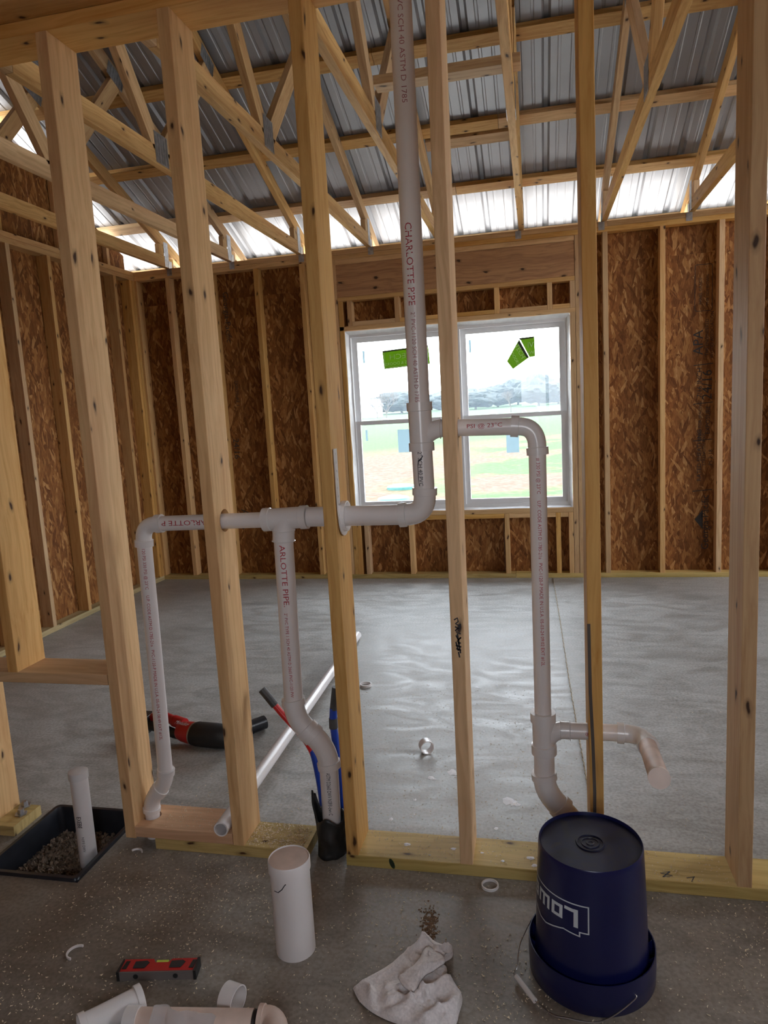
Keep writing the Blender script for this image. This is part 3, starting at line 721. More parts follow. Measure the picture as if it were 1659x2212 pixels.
while x < RX+.3:
    roof_panel(x, 1); roof_panel(x, -1); x += .9144
bbox('ridge_cap', -3.8, RX+.6, RIDGE-.12, RIDGE+.12, slope(RIDGE)+ctop+.075, slope(RIDGE)+ctop+.09, ce, 'metal_roof')

# ------------------------------------------------------------------ trusses
def in_yz(x, y, z): return Vector((x, y, z))
def gusset(par, x, y, z, w, h, rot=0, side=1):
    """toothed plate with punched slots; x = outer face"""
    t = .0012*side; c, s = math.cos(rot), math.sin(rot); vs = []; fs = []
    ns = max(3, int(w/.022)); 
    def P(a, b, o=0): return (x+o, y+a*c-b*s, z+a*s+b*c)
    def bx(a0, a1, b0, b1, o0, o1):
        k = len(vs)
        for o in (o0, o1): vs.extend([P(a0, b0, o), P(a1, b0, o), P(a1, b1, o), P(a0, b1, o)])
        fs.extend([(k, k+1, k+2, k+3), (k+7, k+6, k+5, k+4), (k, k+4, k+5, k+1), (k+1, k+5, k+6, k+2), (k+2, k+6, k+7, k+3), (k+3, k+7, k+4, k)])
    bx(-w/2, w/2, -h/2, h/2, 0, t)
    for i in range(ns):
        a = -w/2+(i+.5)*w/ns; bx(a-.003, a+.003, -h/2+.006, h/2-.006, t, t*2.2)
    return mesh('gusset_plate', vs, fs, 'galv', par)
def truss(xl, label, detail=True):
    t = empty('roof_truss', (xl+.019, D, ZT), label, 'roof truss')
    t['group'] = 'timber roof trusses'
    X = xl+.019; side = (0, 0, 1)
    W_ = .089; yb = 2*RIDGE-D
    zb = ZT+.0445+.0015
    def bd(name, y0, z0, y1, z1, c0=0, c1=0, w=W_):
        return board(name, (X, y0, z0), (X, y1, z1), (0, 0, 1), w, .038, t, 'truss', c0=c0, c1=c1)
    k0 = slope(D+.40)+ctop/2; kr = slope(RIDGE+.001)+ctop/2
    bd('top_chord', 4.19, slope(4.19)+ctop/2, RIDGE+.0005, kr, c1=.417)
    y2 = 2*RIDGE-4.19; bd('top_chord', RIDGE-.0005, kr, y2, slope(4.19)+ctop/2, c0=-.417)
    bd('bottom_chord', D+.085, zb, .50, zb); bd('bottom_chord', .498, zb, 2*RIDGE-D-.085, zb)
    bd('heel_block', 3.70, ZT+.0925, 3.70, slope(3.70)-.002, w=.06) if False else board('heel_block', (X, 3.67, ZT+.092), (X, 3.67, slope(3.67)+.002), (0, 1, 0), .07, .038, t, 'truss')
    board('heel_block', (X, 2*RIDGE-3.67, ZT+.092), (X, 2*RIDGE-3.67, slope(3.67)+.002), (0, 1, 0), .07, .038, t, 'truss')
    zt = ZT+.093
    for s in (1, -1):
        f = lambda y: y if s > 0 else 2*RIDGE-y
        # webs of a fink truss: joint on the bottom chord at a third of the span
        board('web', (X, f(1.535), zt), (X, f(.50), slope(.50)-.012), (0, 1, 0), W_, .038, t, 'truss')
        board('web', (X, f(1.62), zt), (X, f(2.24), slope(2.24)-.012), (0, 1, 0), W_, .038, t, 'truss')
        if detail:
            for sx_, xx in ((1, xl+.0385), (-1, xl-.0005)):
                gusset(t, xx, f(1.575), ZT+.085, .13, .15, side=sx_)
                gusset(t, xx, f(2.24), slope(2.24)+.03, .16, .09, rot=-CA*s, side=sx_)
                gusset(t, xx, f(3.745), ZT+.105, .07, .20, side=sx_)
    for sx_, xx in ((1, xl+.0385), (-1, xl-.0005)): gusset(t, xx, RIDGE, slope(RIDGE)-.0, .2, .15, side=sx_)
    return t
TL = [(-3.07, 'timber roof truss nearest the left wall, first from the corner'),
      (-2.496, 'second timber roof truss from the left wall, ends above the corner studs'),
      (-1.887, 'timber roof truss whose chord meets the back wall just left of the window'),
      (-1.303, 'timber roof truss whose chord end rests above the left part of the window header'),
      (-.744, 'timber roof truss seen passing behind the tall white pipe to the header'),
      (-.100, 'timber roof truss running straight away overhead, above right window sash'),
      (.509, 'timber roof truss slanting up right of the window, gusset at its web joint'),
      (1.121, 'timber roof truss at upper right, chord end clipped near the right near stud'),
      (1.730, 'timber roof truss hidden mostly behind the rightmost near stud')]
for xl, lb in TL: truss(xl, lb)
for xl, _ in TL:   # hurricane clips on the plate
    x = xl+.04 if xl < -.2 else xl-.004
    v1 = tube_data([(x+.001, D-.0015, ZT-.055), (x+.001, D-.0015, ZT+.0)], .014, 4)
    vs = []; fs = []
    def bx(x0, x1, y0, y1, z0, z1):
        k = len(vs); vs.extend([(x0, y0, z0), (x1, y0, z0), (x1, y1, z0), (x0, y1, z0), (x0, y0, z1), (x1, y0, z1), (x1, y1, z1), (x0, y1, z1)])
        fs.extend([(k, k+3, k+2, k+1), (k+4, k+5, k+6, k+7), (k, k+1, k+5, k+4), (k+1, k+2, k+6, k+5), (k+2, k+3, k+7, k+6), (k+3, k, k+4, k+7)])
    bx(x-.022, x+.022, D-.004, D-.001, ZT-.062, ZT-.004); bx(x-.002, x+.002, D-.004, D+.05, ZT-.03, ZT+.06); bx(x-.018, x-.010, D-.006, D-.003, ZT-.05, ZT-.035); bx(x+.008, x+.016, D-.006, D-.003, ZT-.05, ZT-.035)
    mesh('hurricane_clip', vs, fs, 'galv', wb)
o = board('lateral_brace', (-.655, 1.295, ZT+.112), (-.03, 1.295, ZT+.112), (0, 1, 0), .089, .038, None, 'truss')
tag(o, 'pale timber brace board lying across the truss chords overhead', 'brace')

# ------------------------------------------------------------------ near stud wall
wn = empty('wall_front', label='near plumbing wall of bare pine studs with pipes run through it', kind='structure')
ZN = 2.5525
def nstud(x, z0=.0385, z1=ZN-.0005, dx=0, lab=None, name='stud'):
    o = board(name, (x+.019, .07, z0), (x+.019+dx, .07, z1), (0, 1, 0), .14, .038, wn)
    if lab: o['label'] = lab
    return o
sZ = nstud(-1.775, z0=.6115); sA0 = nstud(-1.965, z1=.5745)
sA = nstud(-1.398, z0=.034, dx=.010); sB = nstud(-1.005, dx=.003); sC = nstud(-.620); sD = nstud(-.261, dx=.007, lab='stud with black handwriting low on its face'); sE = nstud(.123); sF = nstud(.518, dx=.004); sG = nstud(.925)
bbox('block', -1.359, -1.006, 0, .14, .0385, .076, wn, 'plateboard')
bbox('bottom_plate', -1.288, -.756, 0, .14, 0, .038, wn, 'treated'); bbox('bottom_plate', -.622, 2.2, 0, .14, 0, .038, wn, 'treated'); bp3 = bbox('bottom_plate', -2.9, -1.84, 0, .14, 0, .038, wn, 'treated')
bbox('sill_board', -2.6, -1.3985, 0, .14, .575, .611, wn)
tp = bbox('top_plate', -2.6, 2.6, 0, .14, ZN, ZN+.038, wn); tp2 = bbox('top_plate', -1.75, 2.6, -.085, .055, ZN+.0385, ZN+.076, wn)
for x in (1.33, 1.74, 2.15): nstud(x)
nstud(-2.6, z1=.5745); nstud(-2.17, z0=.6115)
hole(sB, (-.986, .07, 1.104), (1, 0, 0), .036); hole(sC, (-.601, .07, 1.109), (1, 0, 0), .034); hole(sD, (-.242, .07, 1.357), (1, 0, 0), .030); hole(sE, (.142, .07, .450), (1, 0, 0), .028)
hole(tp, (-.327, .07, 2.57), (0, 0, 1), .036); hole(tp2, (-.327, .07, 2.61), (0, 0, 1), .036)
blk = [c for c in wn.children if c.name == 'block'][0]
hole(blk, (-1.333, .07, .06), (0, 0, 1), .030)
# knot hole in the treated plate, nails / anchor nuts on the far plate stub
for (x, y) in ((-1.87, .075), (-1.895, .125)):
    vs, fs = lathe_data([(0, .020), (.010, .020), (.012, .010), (.012, .004), (.022, .004), (.022, .0), ], (x, y, .0383), 6); mesh('anchor_nut', vs, fs, 'galv', wn)
def blotch(name, cx, cy, z, rx, ry, mat, par, n_=14, h=.0012, seed=0):
    vs = [(cx, cy, z+h)]; rnd = random.Random(seed)
    for k in range(n_):
        t = 2*math.pi*k/n_; q = rnd.uniform(.65, 1.1); vs.append((cx+rx*q*math.cos(t), cy+ry*q*math.sin(t), z))
    return vs, [(0, 1+k, 1+(k+1) % n_) for k in range(n_)]
# stud shoe: perforated steel strap bent around the bored stud
def stud_shoe():
    vs = []; fs = []
    x = -.582
    pts = []
    # strap down the room side of the stud, looping under the pipe
    for z in (1.315, 1.25, 1.19, 1.13): pts.append((x+.003, .022, z))
    for k in range(9):
        t = R(200+k*18); pts.append((x+.004, .068+math.cos(t)*.042, 1.104+math.sin(t)*.040))
    w = .014
    for i, p in enumerate(pts):
        a = Vector(pts[max(0, i-1)]); b = Vector(pts[min(len(pts)-1, i+1)]); d = (b-a).normalized(); nn = Vector((1, 0, 0)).cross(d)
        for (o, q) in ((0, -w), (0, w), (.003, w), (.003, -w)): vs.append(Vector(p)+Vector((o, 0, 0))+nn*q)
    n_ = len(pts)
    for i in range(n_-1):
        for k in range(4):
            j = (k+1) % 4; fs.append((i*4+k, i*4+j, (i+1)*4+j, (i+1)*4+k))
    fs += [(3, 2, 1, 0), ((n_-1)*4, (n_-1)*4+1, (n_-1)*4+2, (n_-1)*4+3)]
    # rim standing around the pipe
    rim = lathe_data([(.034, 0), (.046, 0), (.046, .016), (.041, .016), (.034, .004), (.034, 0)], (x+.001, .07, 1.109), 28, Vector((1, 0, 0)))
    d = join_data((vs, fs), rim); o = mesh('stud_shoe', d[0], d[1], 'pvc_fit', wn); o['label'] = 'perforated plastic and steel stud shoe around the pipe hole'
    hv = []
    for z in (1.30, 1.275, 1.25, 1.225, 1.20, 1.175, 1.15): hv.append(lathe_data([(0, .0006), (.0035, .0006), (.0035, 0)], (x+.0062, .022, z), 8, Vector((1, 0, 0))))
    d = join_data(*hv); mesh('punched_hole', d[0], d[1], 'steel', o)
stud_shoe()
# handwriting on the stud
def stroke(name, pts, y, mat, par, w=.0022):
    vs = []; fs = []
    for i, (a, b) in enumerate(pts):
        pa = Vector((pts[max(0, i-1)][0], pts[max(0, i-1)][1])); pb = Vector((pts[min(len(pts)-1, i+1)][0], pts[min(len(pts)-1, i+1)][1])); d = (pb-pa).normalized() if (pb-pa).length else Vector((1, 0)); n_ = Vector((-d.y, d.x))*w
        vs += [(a+n_.x, y, b+n_.y), (a-n_.x, y, b-n_.y)]
    for i in range(len(pts)-1): fs.append((2*i, 2*i+1, 2*i+3, 2*i+2))
    return vs, fs
hw = [stroke('', p, -.0012, '', None) for p in (
    [(-.248, .808), (-.238, .814), (-.236, .803), (-.244, .797), (-.236, .792), (-.228, .795)],
    [(-.246, .788), (-.232, .780), (-.243, .772), (-.230, .766)], [(-.246, .775), (-.230, .790)],
    [(-.244, .762), (-.238, .748), (-.230, .756), (-.241, .744), (-.231, .738)], [(-.240, .768), (-.236, .735)],
    [(-.245, .742), (-.239, .715)], [(-.238, .742), (-.233, .708)], [(-.246, .732), (-.230, .727)], [(-.245, .722), (-.231, .717)], [(-.239, .712), (-.236, .695)])]
d = join_data(*hw); o = mesh('handwriting', d[0], d[1], 'black_ink', sD)
# black ink marks and compound drops on the plate
d = join_data(*[([(x+dx*a-dy*w, .03+y+dy*a+dx*w, .0386) for a, w in ((-1, -.1), (1, -.1), (1, .1), (-1, .1))], [(0, 1, 2, 3)]) for (x, y, dx, dy) in ((.335, 0, .012, .014), (.335, 0, .016, -.004), (.335, -.01, .012, .002), (.335, .01, .010, .003), (.40, -.005, .012, .004), (.405, -.012, .006, .012), (.245, .02, .016, .002), (.245, .0, .006, .016))])
mesh('ink_mark', d[0], d[1], 'black_ink', wn)
d = join_data(*[blotch('', x, y, .0386, r, r*.8, '', None, seed=i) for i, (x, y, r) in enumerate(((-.44, .075, .012), (-.29, .07, .010), (-.20, .062, .006), (-.135, .03, .007), (-.05, .055, .014), (-.04, .02, .010), (-.36, .03, .004)))])
mesh('compound_drop', d[0], d[1], 'plaster', wn)

# ------------------------------------------------------------------ drain and vent piping in the wall
pv = empty('drain_vent_piping', (-.329, .07, 0), 'white PVC drain and vent piping run up and across the near stud wall', 'pipework')
r2, r15, h2, h15 = .0302, .0242, .0365, .0300
YP = .07
def P(x, z, y=YP): return Vector((x, y, z))
def pipe(a, b, r, lab=None, mat='pvc'):
    o = tube('pipe', [a, b], r, mat, pv, 28)
    if lab: o['label'] = lab
    return o
stack = pipe(P(-.327, 3.3), P(-.330, 1.40), r2, 'tall vertical vent stack')
# tee on the stack, branch sweeping right
def fitting(name, *ds, mat='pvc_fit', lab=None):
    d = join_data(*ds); o = mesh(name, d[0], d[1], mat, pv); auto_smooth(o, 30)
    if lab: o['label'] = lab
    return o
def barrel(a, b, r, rh, lh, seg=28):
    a, b = Vector(a), Vector(b); d = (b-a).normalized()
    return tube_data([a, a+d*lh, a+d*(lh+.0015), b-d*(lh+.0015), b-d*lh, b], [rh, rh, r, r, rh, rh], seg)
fitting('tee', barrel(P(-.330, 1.435), P(-.329, 1.295), .034, .0372, .024), tube_data(arc(P(-.328, 1.325), P(-.30, 1.357), P(-.268, 1.3575), 8), .026, 24), barrel(P(-.272, 1.3575), P(-.238, 1.3565), .0255, .0305, .001))
pipe(P(-.329, 1.31), P(-.327, 1.17), r2, 'short pipe piece with black marker arrow')
pts, rd = collared(arc(P(-.327, 1.165), P(-.327, 1.1085), P(-.384, 1.1085), 10), .0325, h2); el = tube('elbow', pts, rd, 'pvc_fit', pv, 28)
pipe(P(-.385, 1.1085), P(-.69, 1.1085), r2)
fitting('tee', barrel(P(-.692, 1.1085), P(-.835, 1.103), .0335, h2, .022), tube_data(arc(P(-.745, 1.107), P(-.772, 1.10), P(-.774, 1.060), 8), .034, 24), barrel(P(-.774, 1.070), P(-.776, 1.035), .034, .037, .001))
pipe(P(-.82, 1.103), P(-1.185, 1.0985), r15)
pts, rd = collared(arc(P(-1.205, 1.0975), P(-1.254, 1.096), P(-1.2545, 1.047), 10), .0255, h15); tube('elbow', pts, rd, 'pvc_fit', pv, 28)
ldrop = pipe(P(-1.2545, 1.045), P(-1.266, .25), r15, 'left vertical drop with fine red print')
pts, rd = collared(arc(P(-1.267, .232), P(-1.270, .205), P(-1.293, .178), 6), .0265, h15, .02); tube('elbow', pts, rd, 'pvc_fit', pv, 28)
pts, rd = collared(arc(P(-1.298, .173), P(-1.331, .140), P(-1.333, .108), 6), .0265, h15, .014); tube('elbow', pts, rd, 'pvc_fit', pv, 28)
pipe(P(-1.333, .110), P(-1.334, -.05), r15)
mdrop = pipe(P(-.776, 1.05), P(-.784, .51), r2, 'middle vertical drop printed in red')
pts, rd = collared(arc(P(-.784, .500), P(-.783, .455), P(-.752, .424), 7), .0335, .0378, .022); tube('elbow', pts, rd, 'pvc_fit', pv, 28)
pipe(P(-.748, .420), P(-.714, .386), r2)
pts, rd = collared(arc(P(-.722, .394), P(-.686, .358), P(-.682, .312), 8), .0335, .0378, .022); tube('elbow', pts, rd, 'pvc_fit', pv, 28)
mlow = pipe(P(-.682, .310), P(-.686, -.05), r2)
hright = pipe(P(-.26, 1.3572), P(-.06, 1.352), r15)
pts, rd = collared(arc(P(-.050, 1.3515), P(-.001, 1.350), P(-.001, 1.292), 10), .0255, .0305, .022); tube('elbow', pts, rd, 'pvc_fit', pv, 28)
rdrop = pipe(P(-.001, 1.30), P(-.004, .49), r15, 'right vertical drop with fine red print')
fitting('tee', barrel(P(-.004, .505), P(-.003, .375), .0325, .0372, .028), tube_data(arc(P(-.001, .405), P(.018, .447), P(.052, .4505), 8), .0255, 24), barrel(P(.044, .4505), P(.074, .4500), .0255, .0300, .001))
pipe(P(-.003, .39), P(-.004, .31), .0302)
pts, rd = collared(arc(P(-.004, .292), P(-.002, .248), P(.034, .212), 8), .0335, .0378, .022); tube('elbow', pts, rd, 'pvc_fit', pv, 28)
tube('pipe', arc(P(.040, .206), P(.062, .184), P(.083, .163), 2)+[P(.083, .06)], .0302, 'pvc', pv, 28)
hlow = pipe(P(.06, .4502), P(.232, .4485), r15)
# elbow turning toward the viewer
pts, rd = collared(arc(P(.226, .4485), P(.279, .4475), P(.281, .447, .012), 10), .0258, .0300, .020); tube('elbow', pts, rd, 'pvc_fit', pv, 28)
stub = tube('pipe', [(.281, .03, .4475), (.2635, -.30, .5155)][:1]+[(.280, -.005, .4500), (.2665, -.275, .505)], [.0242]*3, 'pvc_dust', pv, 28); stub['label'] = 'capped stub pipe pointing toward the viewer'
ax_ = (Vector((.2665, -.275, .505))-Vector((.280, -.005, .4500))).normalized()
vs, fs = lathe_data([(.0242, 0), (.0262, .0005), (.0262, .012), (.0, .0122)], (.2665, -.275, .505), 28, ax_); o = mesh('cap', vs, fs, 'pvc_cap', pv); auto_smooth(o)
vw = Vector((0, -1, .12))
text_pipe('red_print', 'CHARLOTTE PIPE', .027, P(-.3295, 1.925), (0, 0, -1), vw, r2, 'red_ink', stack, ang=-.10, ln=.222)
text_pipe('grey_print', '2" PVC-1120 SCH 40 ASTM D 1785', .017, P(-.3295, 1.685), (0, 0, -1), vw, r2, 'faded_ink', stack, ang=-.05, ln=.25)
text_pipe('red_print', 'PVC SCH 40 ASTM D 1785', .020, P(-.328, 2.50), (0, 0, -1), vw, r2, 'faded_ink', stack, ang=.1, ln=.27)
text_pipe('red_print', 'ARLOTTE PIPE.', .024, P(-.776, 1.027), (0, 0, -1), vw, r2, 'red_ink', mdrop, ang=.15, ln=.195)
text_pipe('red_print', '2" PVC TYPE 1 SCH 40 ASTM D 2665 PVC-1120 PW', .0135, P(-.779, .812), (0, 0, -1), vw, r2, 'red_ink', mdrop, ang=.10, ln=.275)
text_pipe('red_print', '120 PSI 330 PSI @ 23\u00b0C     U.P. CODE ASTM D 1785-21a   PVC-1120-P MADE IN U.S.A. 05-09-24 08:49 EXT #12L', .0135, P(-1.2545, 1.023), (-.0144, 0, -1), vw, r15, 'red_ink', ldrop, ang=.35, ln=.655)
text_pipe('red_print', '# 330 PSI @ 23\u00b0C     U.P. CODE ASTM D 1785-21a   PVC-1120-P MADE IN U.S.A. 05-03-24 09:02 EXT #12L', .0135, P(-.001, 1.262), (0, 0, -1), vw, r15, 'red_ink', rdrop, ang=.05, ln=.605)
text_pipe('red_print', 'CHARLOTTE P', .022, P(-.972, 1.102), (-1, 0, 0), vw, r15, 'red_ink', hright, ln=.20, ang=.1)
text_pipe('red_print', 'PSI @ 23\u00b0C', .016, P(-.195, 1.3555), (1, 0, 0), vw, r15, 'red_ink', hright, ln=.10, ang=.05)
text_pipe('red_print', 'PSI @', .014, P(.165, .4488), (-1, 0, 0), vw, r15, 'red_ink', hlow, ln=.05)
text_pipe('black_print', 'ASTM D2665 DWV NSF\u00ae-dwv C', .018, P(-.683, .287), (0, 0, -1), vw, r2, 'black_ink', mlow, ang=.2, ln=.145)
text_pipe('black_print', '2" SCH 40 PVC', .017, P(-.328, 1.295), (0, 0, -1), vw, r2, 'black_ink', stack, ang=-.1, ln=.10)
def pipe_stroke(pts, ox, r, w=.0016):
    vs = []; fs = []
    for i, (a, z) in enumerate(pts):
        vs += [(ox+math.sin(a)*(r+.001), YP-math.cos(a)*(r+.001), z+w), (ox+math.sin(a+.06)*(r+.001), YP-math.cos(a+.06)*(r+.001), z-w)]
    for i in range(len(pts)-1): fs.append((2*i, 2*i+1, 2*i+3, 2*i+2))
    return vs, fs
d = join_data(pipe_stroke([(.15, 1.283), (-.05, 1.272), (-.3, 1.268), (-.36, 1.255), (-.38, 1.21), (-.30, 1.195)], -.328, r2)); mesh('marker_line', d[0], d[1], 'black_ink', pv)

# black sleeve around the riser at the slab
def sleeve():
    seg = 40; vs = []; fs = []; rows = 12; cx, cy = -.686, .062
    for i in range(rows+1):
        t = i/rows
        for k in range(seg):
            a = 2*math.pi*k/seg
            top = .128+.012*math.sin(a*3)+(.055 if 2.7 < a < 3.5 else 0)+(.03 if 3.0 < a < 3.15 else 0)
            z = top*t; r = .0455+.004*noise.noise(Vector((math.cos(a)*2, math.sin(a)*2, t*5)))+.003*math.sin(t*9+a*2)
            if 2.7 < a < 3.5 and t > .75: r += .012*(t-.75)*4
            vs.append((cx+r*math.cos(a), cy+r*math.sin(a)*1.05, z))
    base = len(vs)
    for i in range(rows+1):
        for k in range(seg):
            v = Vector(vs[i*seg+k]); c = Vector((cx, cy, v.z)); vs.append(tuple(c+(v-c)*.90))
    for i in range(rows):
        for k in range(seg):
            j = (k+1) % seg; a = i*seg
            fs.append((a+k, a+j, a+seg+j, a+seg+k)); fs.append((base+a+j, base+a+k, base+a+seg+k, base+a+seg+j))
    e = rows*seg
    for k in range(seg):
        j = (k+1) % seg; fs.append((e+k, e+j, base+e+j, base+e+k)); fs.append((j, k, base+k, base+j))
    o = mesh('pipe_sleeve', vs, fs, 'black_tape', None, smooth=True)
    tag(o, 'torn black foam sleeve wrapped around middle riser at the floor', 'pipe sleeve')
sleeve()
# red and blue supply lines
def spline(pts, n_=8):
    P_ = [Vector(p) for p in pts]; out = []
    Q = [P_[0]*2-P_[1]]+P_+[P_[-1]*2-P_[-2]]
    for i in range(1, len(Q)-2):
        for k in range(n_):
            t = k/n_; a, b, c, d_ = Q[i-1], Q[i], Q[i+1], Q[i+2]
            out.append(.5*((2*b)+(c-a)*t+(2*a-5*b+4*c-d_)*t*t+(3*b-a-3*c+d_)*t**3))
    out.append(P_[-1]); return out
hot = empty('hot_water_line', (-.727, .125, 0), 'red and blue plastic water line bent left behind the middle riser', 'water line')
a = spline([(-.730, .125, .0), (-.733, .125, .16), (-.743, .125, .26), (-.752, .125, .31), (-.76, .125, .32)])
tube('blue_sleeve', a[:-4], .0115, 'blue_pex', hot, 14)
b = spline([(-.750, .125, .298), (-.760, .125, .325), (-.782, .125, .363), (-.806, .125, .392), (-.846, .125, .437), (-.875, .125, .474)])
tube('red_tube', b, .0105, 'red_pex', hot, 14)
tube('taped_end', [(-.872, .125, .470), (-.914, .125, .525)], .0135, 'grey_tape', hot, 14)
cold = empty('cold_water_line', (-.650, .13, 0), 'blue plastic water line standing behind the middle stud beside the riser', 'water line')
tube('blue_tube', spline([(-.668, .135, 0), (-.672, .145, .16), (-.680, .155, .32), (-.684, .155, .40), (-.680, .155, .455)]), .0125, 'blue_pex', cold, 14)
tube('taped_end', [(-.680, .155, .45), (-.667, .155, .528)], .0125, 'grey_tape', cold, 14)
tube('tape_band', [(-.6845, .155, .385), (-.6835, .155, .42)], .0145, 'grey_tape', cold, 14)

# ------------------------------------------------------------------ loose things
# capped floor standpipe
sp = empty('floor_standpipe', (-.668, -.355, 0), 'thick white standpipe with dusty brown top rising from the slab', 'pipe')
lathe('pipe', [(.0525, -.01), (.0525, .235), (.0520, .2355)], (-.668, -.355, 0), 'pvc', sp, 40)
lathe('coupling', [(.0520, .232), (.0555, .234), (.0560, .262), (.0535, .266), (.0525, .262)], (-.668, -.355, 0), 'pvc', sp, 40)
lathe('cap', [(.0528, .262), (.05, .2635), (.03, .2645), (0, .265)], (-.668, -.355, 0), 'pvc_dust', sp, 40)['label'] = 'dusty brown cap'
d = stroke('', [(-.697, .198), (-.684, .199), (-.672, .210), (-.664, .222), (-.660, .226)], 0, '', None, w=.0012)
mesh('marker_line', [(v[0], -.355-math.sqrt(max(0, .0535**2-(v[0]+.668)**2)), v[2]) for v in d[0]], d[1], 'black_ink', sp)
# bath box
bb = empty('bath_box', (-1.63, 0, 0), 'black plastic bath drain box sunk into the slab, left of the studs', 'drain box')
def ringrect(x0, x1, y0, y1, r, n_=5):
    pts = []
    for cx, cy, a0 in ((x1-r, y0+r, -90), (x1-r, y1-r, 0), (x0+r, y1-r, 90), (x0+r, y0+r, 180)):
        for k in range(n_): t = R(a0+k*90/(n_-1)); pts.append((cx+r*math.cos(t), cy+r*math.sin(t)))
    return pts
prof = [(.0, -.115), (.0, .004), (-.004, .010), (-.016, .010), (-.018, .002), (-.022, -.03), (-.030, -.115), (-.2, -.115)]
vs = []; fs = []
for (off, z) in prof:
    if off < -.1: off = -.14
    for (x, y) in ringrect(-1.815-off*1, -1.45+off*1, -.195-off*1, .20+off*1, .02 if off > -.1 else .01): vs.append((x, y, z))
n_ = 20
for i in range(len(prof)-1):
    for k in range(n_): j = (k+1) % n_; fs.append((i*n_+k, i*n_+j, (i+1)*n_+j, (i+1)*n_+k))
o = mesh('tray', vs, fs, 'black_plastic', bb); auto_smooth(o, 40)
def gravel():
    vs = []; fs = []; rnd = random.Random(3)
    for i in range(1500):
        x = rnd.uniform(-1.79, -1.475); y = rnd.uniform(-.168, .172); z = -.082+.022*noise.noise(Vector((x*9, y*9, 0)))+rnd.uniform(-.004, .006)
        s = rnd.uniform(.004, .010); rot = Euler((rnd.uniform(0, 6), rnd.uniform(0, 6), rnd.uniform(0, 6))).to_matrix(); b = len(vs)
        for q in ((1, 0, 0), (-1, 0, 0), (0, .8, 0), (0, -.8, 0), (0, 0, .6), (0, 0, -.6)): vs.append(Vector((x, y, z))+rot @ Vector(q)*s*rnd.uniform(.8, 1.15))
        for f in ((0, 2, 4), (2, 1, 4), (1, 3, 4), (3, 0, 4), (2, 0, 5), (1, 2, 5), (3, 1, 5), (0, 3, 5)): fs.append(tuple(b+k for k in f))
    o = mesh('gravel', vs, fs, 'gravel', None); tag(o, 'brown gravel filling the black drain box', 'gravel', 'stuff')
    bed = bbox('gravel_bed', -1.79, -1.475, -.17, .175, -.112, -.088, None, 'gravel'); tag(bed, 'dirt bed under the gravel of the drain box', 'dirt', 'stuff')
gravel()
sr = empty('tub_standpipe', (-1.552, 0, -.085), 'thin white standpipe rising out of the gravel box', 'pipe')
lathe('pipe', [(.0290, -.02), (.0290, .330), (.0290, .331)], (-1.552, 0, -.085), 'pvc', sr, 28)
lathe('cap', [(.0290, .325), (.0325, .326), (.0325, .350), (.0290, .352), (0, .350)], (-1.552, 0, -.085), 'pvc_fit', sr, 28)
text_pipe('black_print', 'EXEBE', .022, (-1.552, 0, .115), (0, 0, -1), (.0, -1, .1), .029, 'black_ink', sr, ang=.1, sx=.7)
text_pipe('black_print', 'NSF\u00ae DWV', .012, (-1.552, 0, .04), (0, 0, -1), (.0, -1, .1), .029, 'black_ink', sr, ang=.3, sx=.9)

# long loose pipe
A0, A1 = Vector((-1.035, -.018, .102)), Vector((-1.140, 2.188, .0245))
o = tube('loose_pipe', [A0, A1], .0242, 'pvc', None, 28, inner=.0042); tag(o, 'long loose white pipe leaning on the plate block and reaching across the floor', 'pipe')
# ring cut-offs
def ring(name, c, r, w, t, label, ax=(0, 0, 1), cat='pipe ring', a0=0, a1=360, mat='pvc'):
    seg = 28; ax = Vector(ax).normalized(); ref = Vector((1, 0, 0)) if abs(ax.x) < .9 else Vector((0, 1, 0)); e1 = (ref-ax*ref.dot(ax)).normalized(); e2 = ax.cross(e1); vs = []; fs = []
    full = a1-a0 >= 360; m_ = seg if full else seg+1
    for k in range(m_):
        q = R(a0+(a1-a0)*k/seg); d_ = e1*math.cos(q)+e2*math.sin(q)
        for (rr_, h) in ((r, 0), (r, w), (r-t, w), (r-t, 0)): vs.append(Vector(c)+d_*rr_+ax*h)
    for k in range(seg if full else seg):
        j = (k+1) % m_
        if not full and k == seg: break
        for q in range(4): p_ = (q+1) % 4; fs.append((k*4+q, j*4+q, j*4+p_, k*4+p_))
    if not full: fs += [(0, 1, 2, 3), (seg*4+3, seg*4+2, seg*4+1, seg*4)]
    o = mesh(name, vs, fs, mat, None); auto_smooth(o, 40); tag(o, label, cat); return o
ring('pipe_ring', (-.907, 1.438, .001), .030, .013, .004, 'thin white pipe ring lying far back on the slab, beside the middle stud')
ring('coupling', (-.490, .775, .0285), .0285, .036, .0035, 'short white coupling lying on its side on the slab, behind the pale splatters', ax=(.45, -1, 0), cat='pipe coupling')
ring('pipe_ring', (-.170, -.040, .001), .0255, .008, .0035, 'white pipe ring lying flat in front of the treated plate, left of the bucket')
ring('pipe_shaving', (-1.262, -.462, .001), .026, .006, .004, 'curved white pipe shaving on the floor left of the level', cat='shaving', a0=80, a1=270)
ring('pipe_shaving', (-1.345, -.035, .001), .024, .006, .004, 'crescent white pipe shaving close to the drain box edge', cat='shaving', a0=20, a1=150)

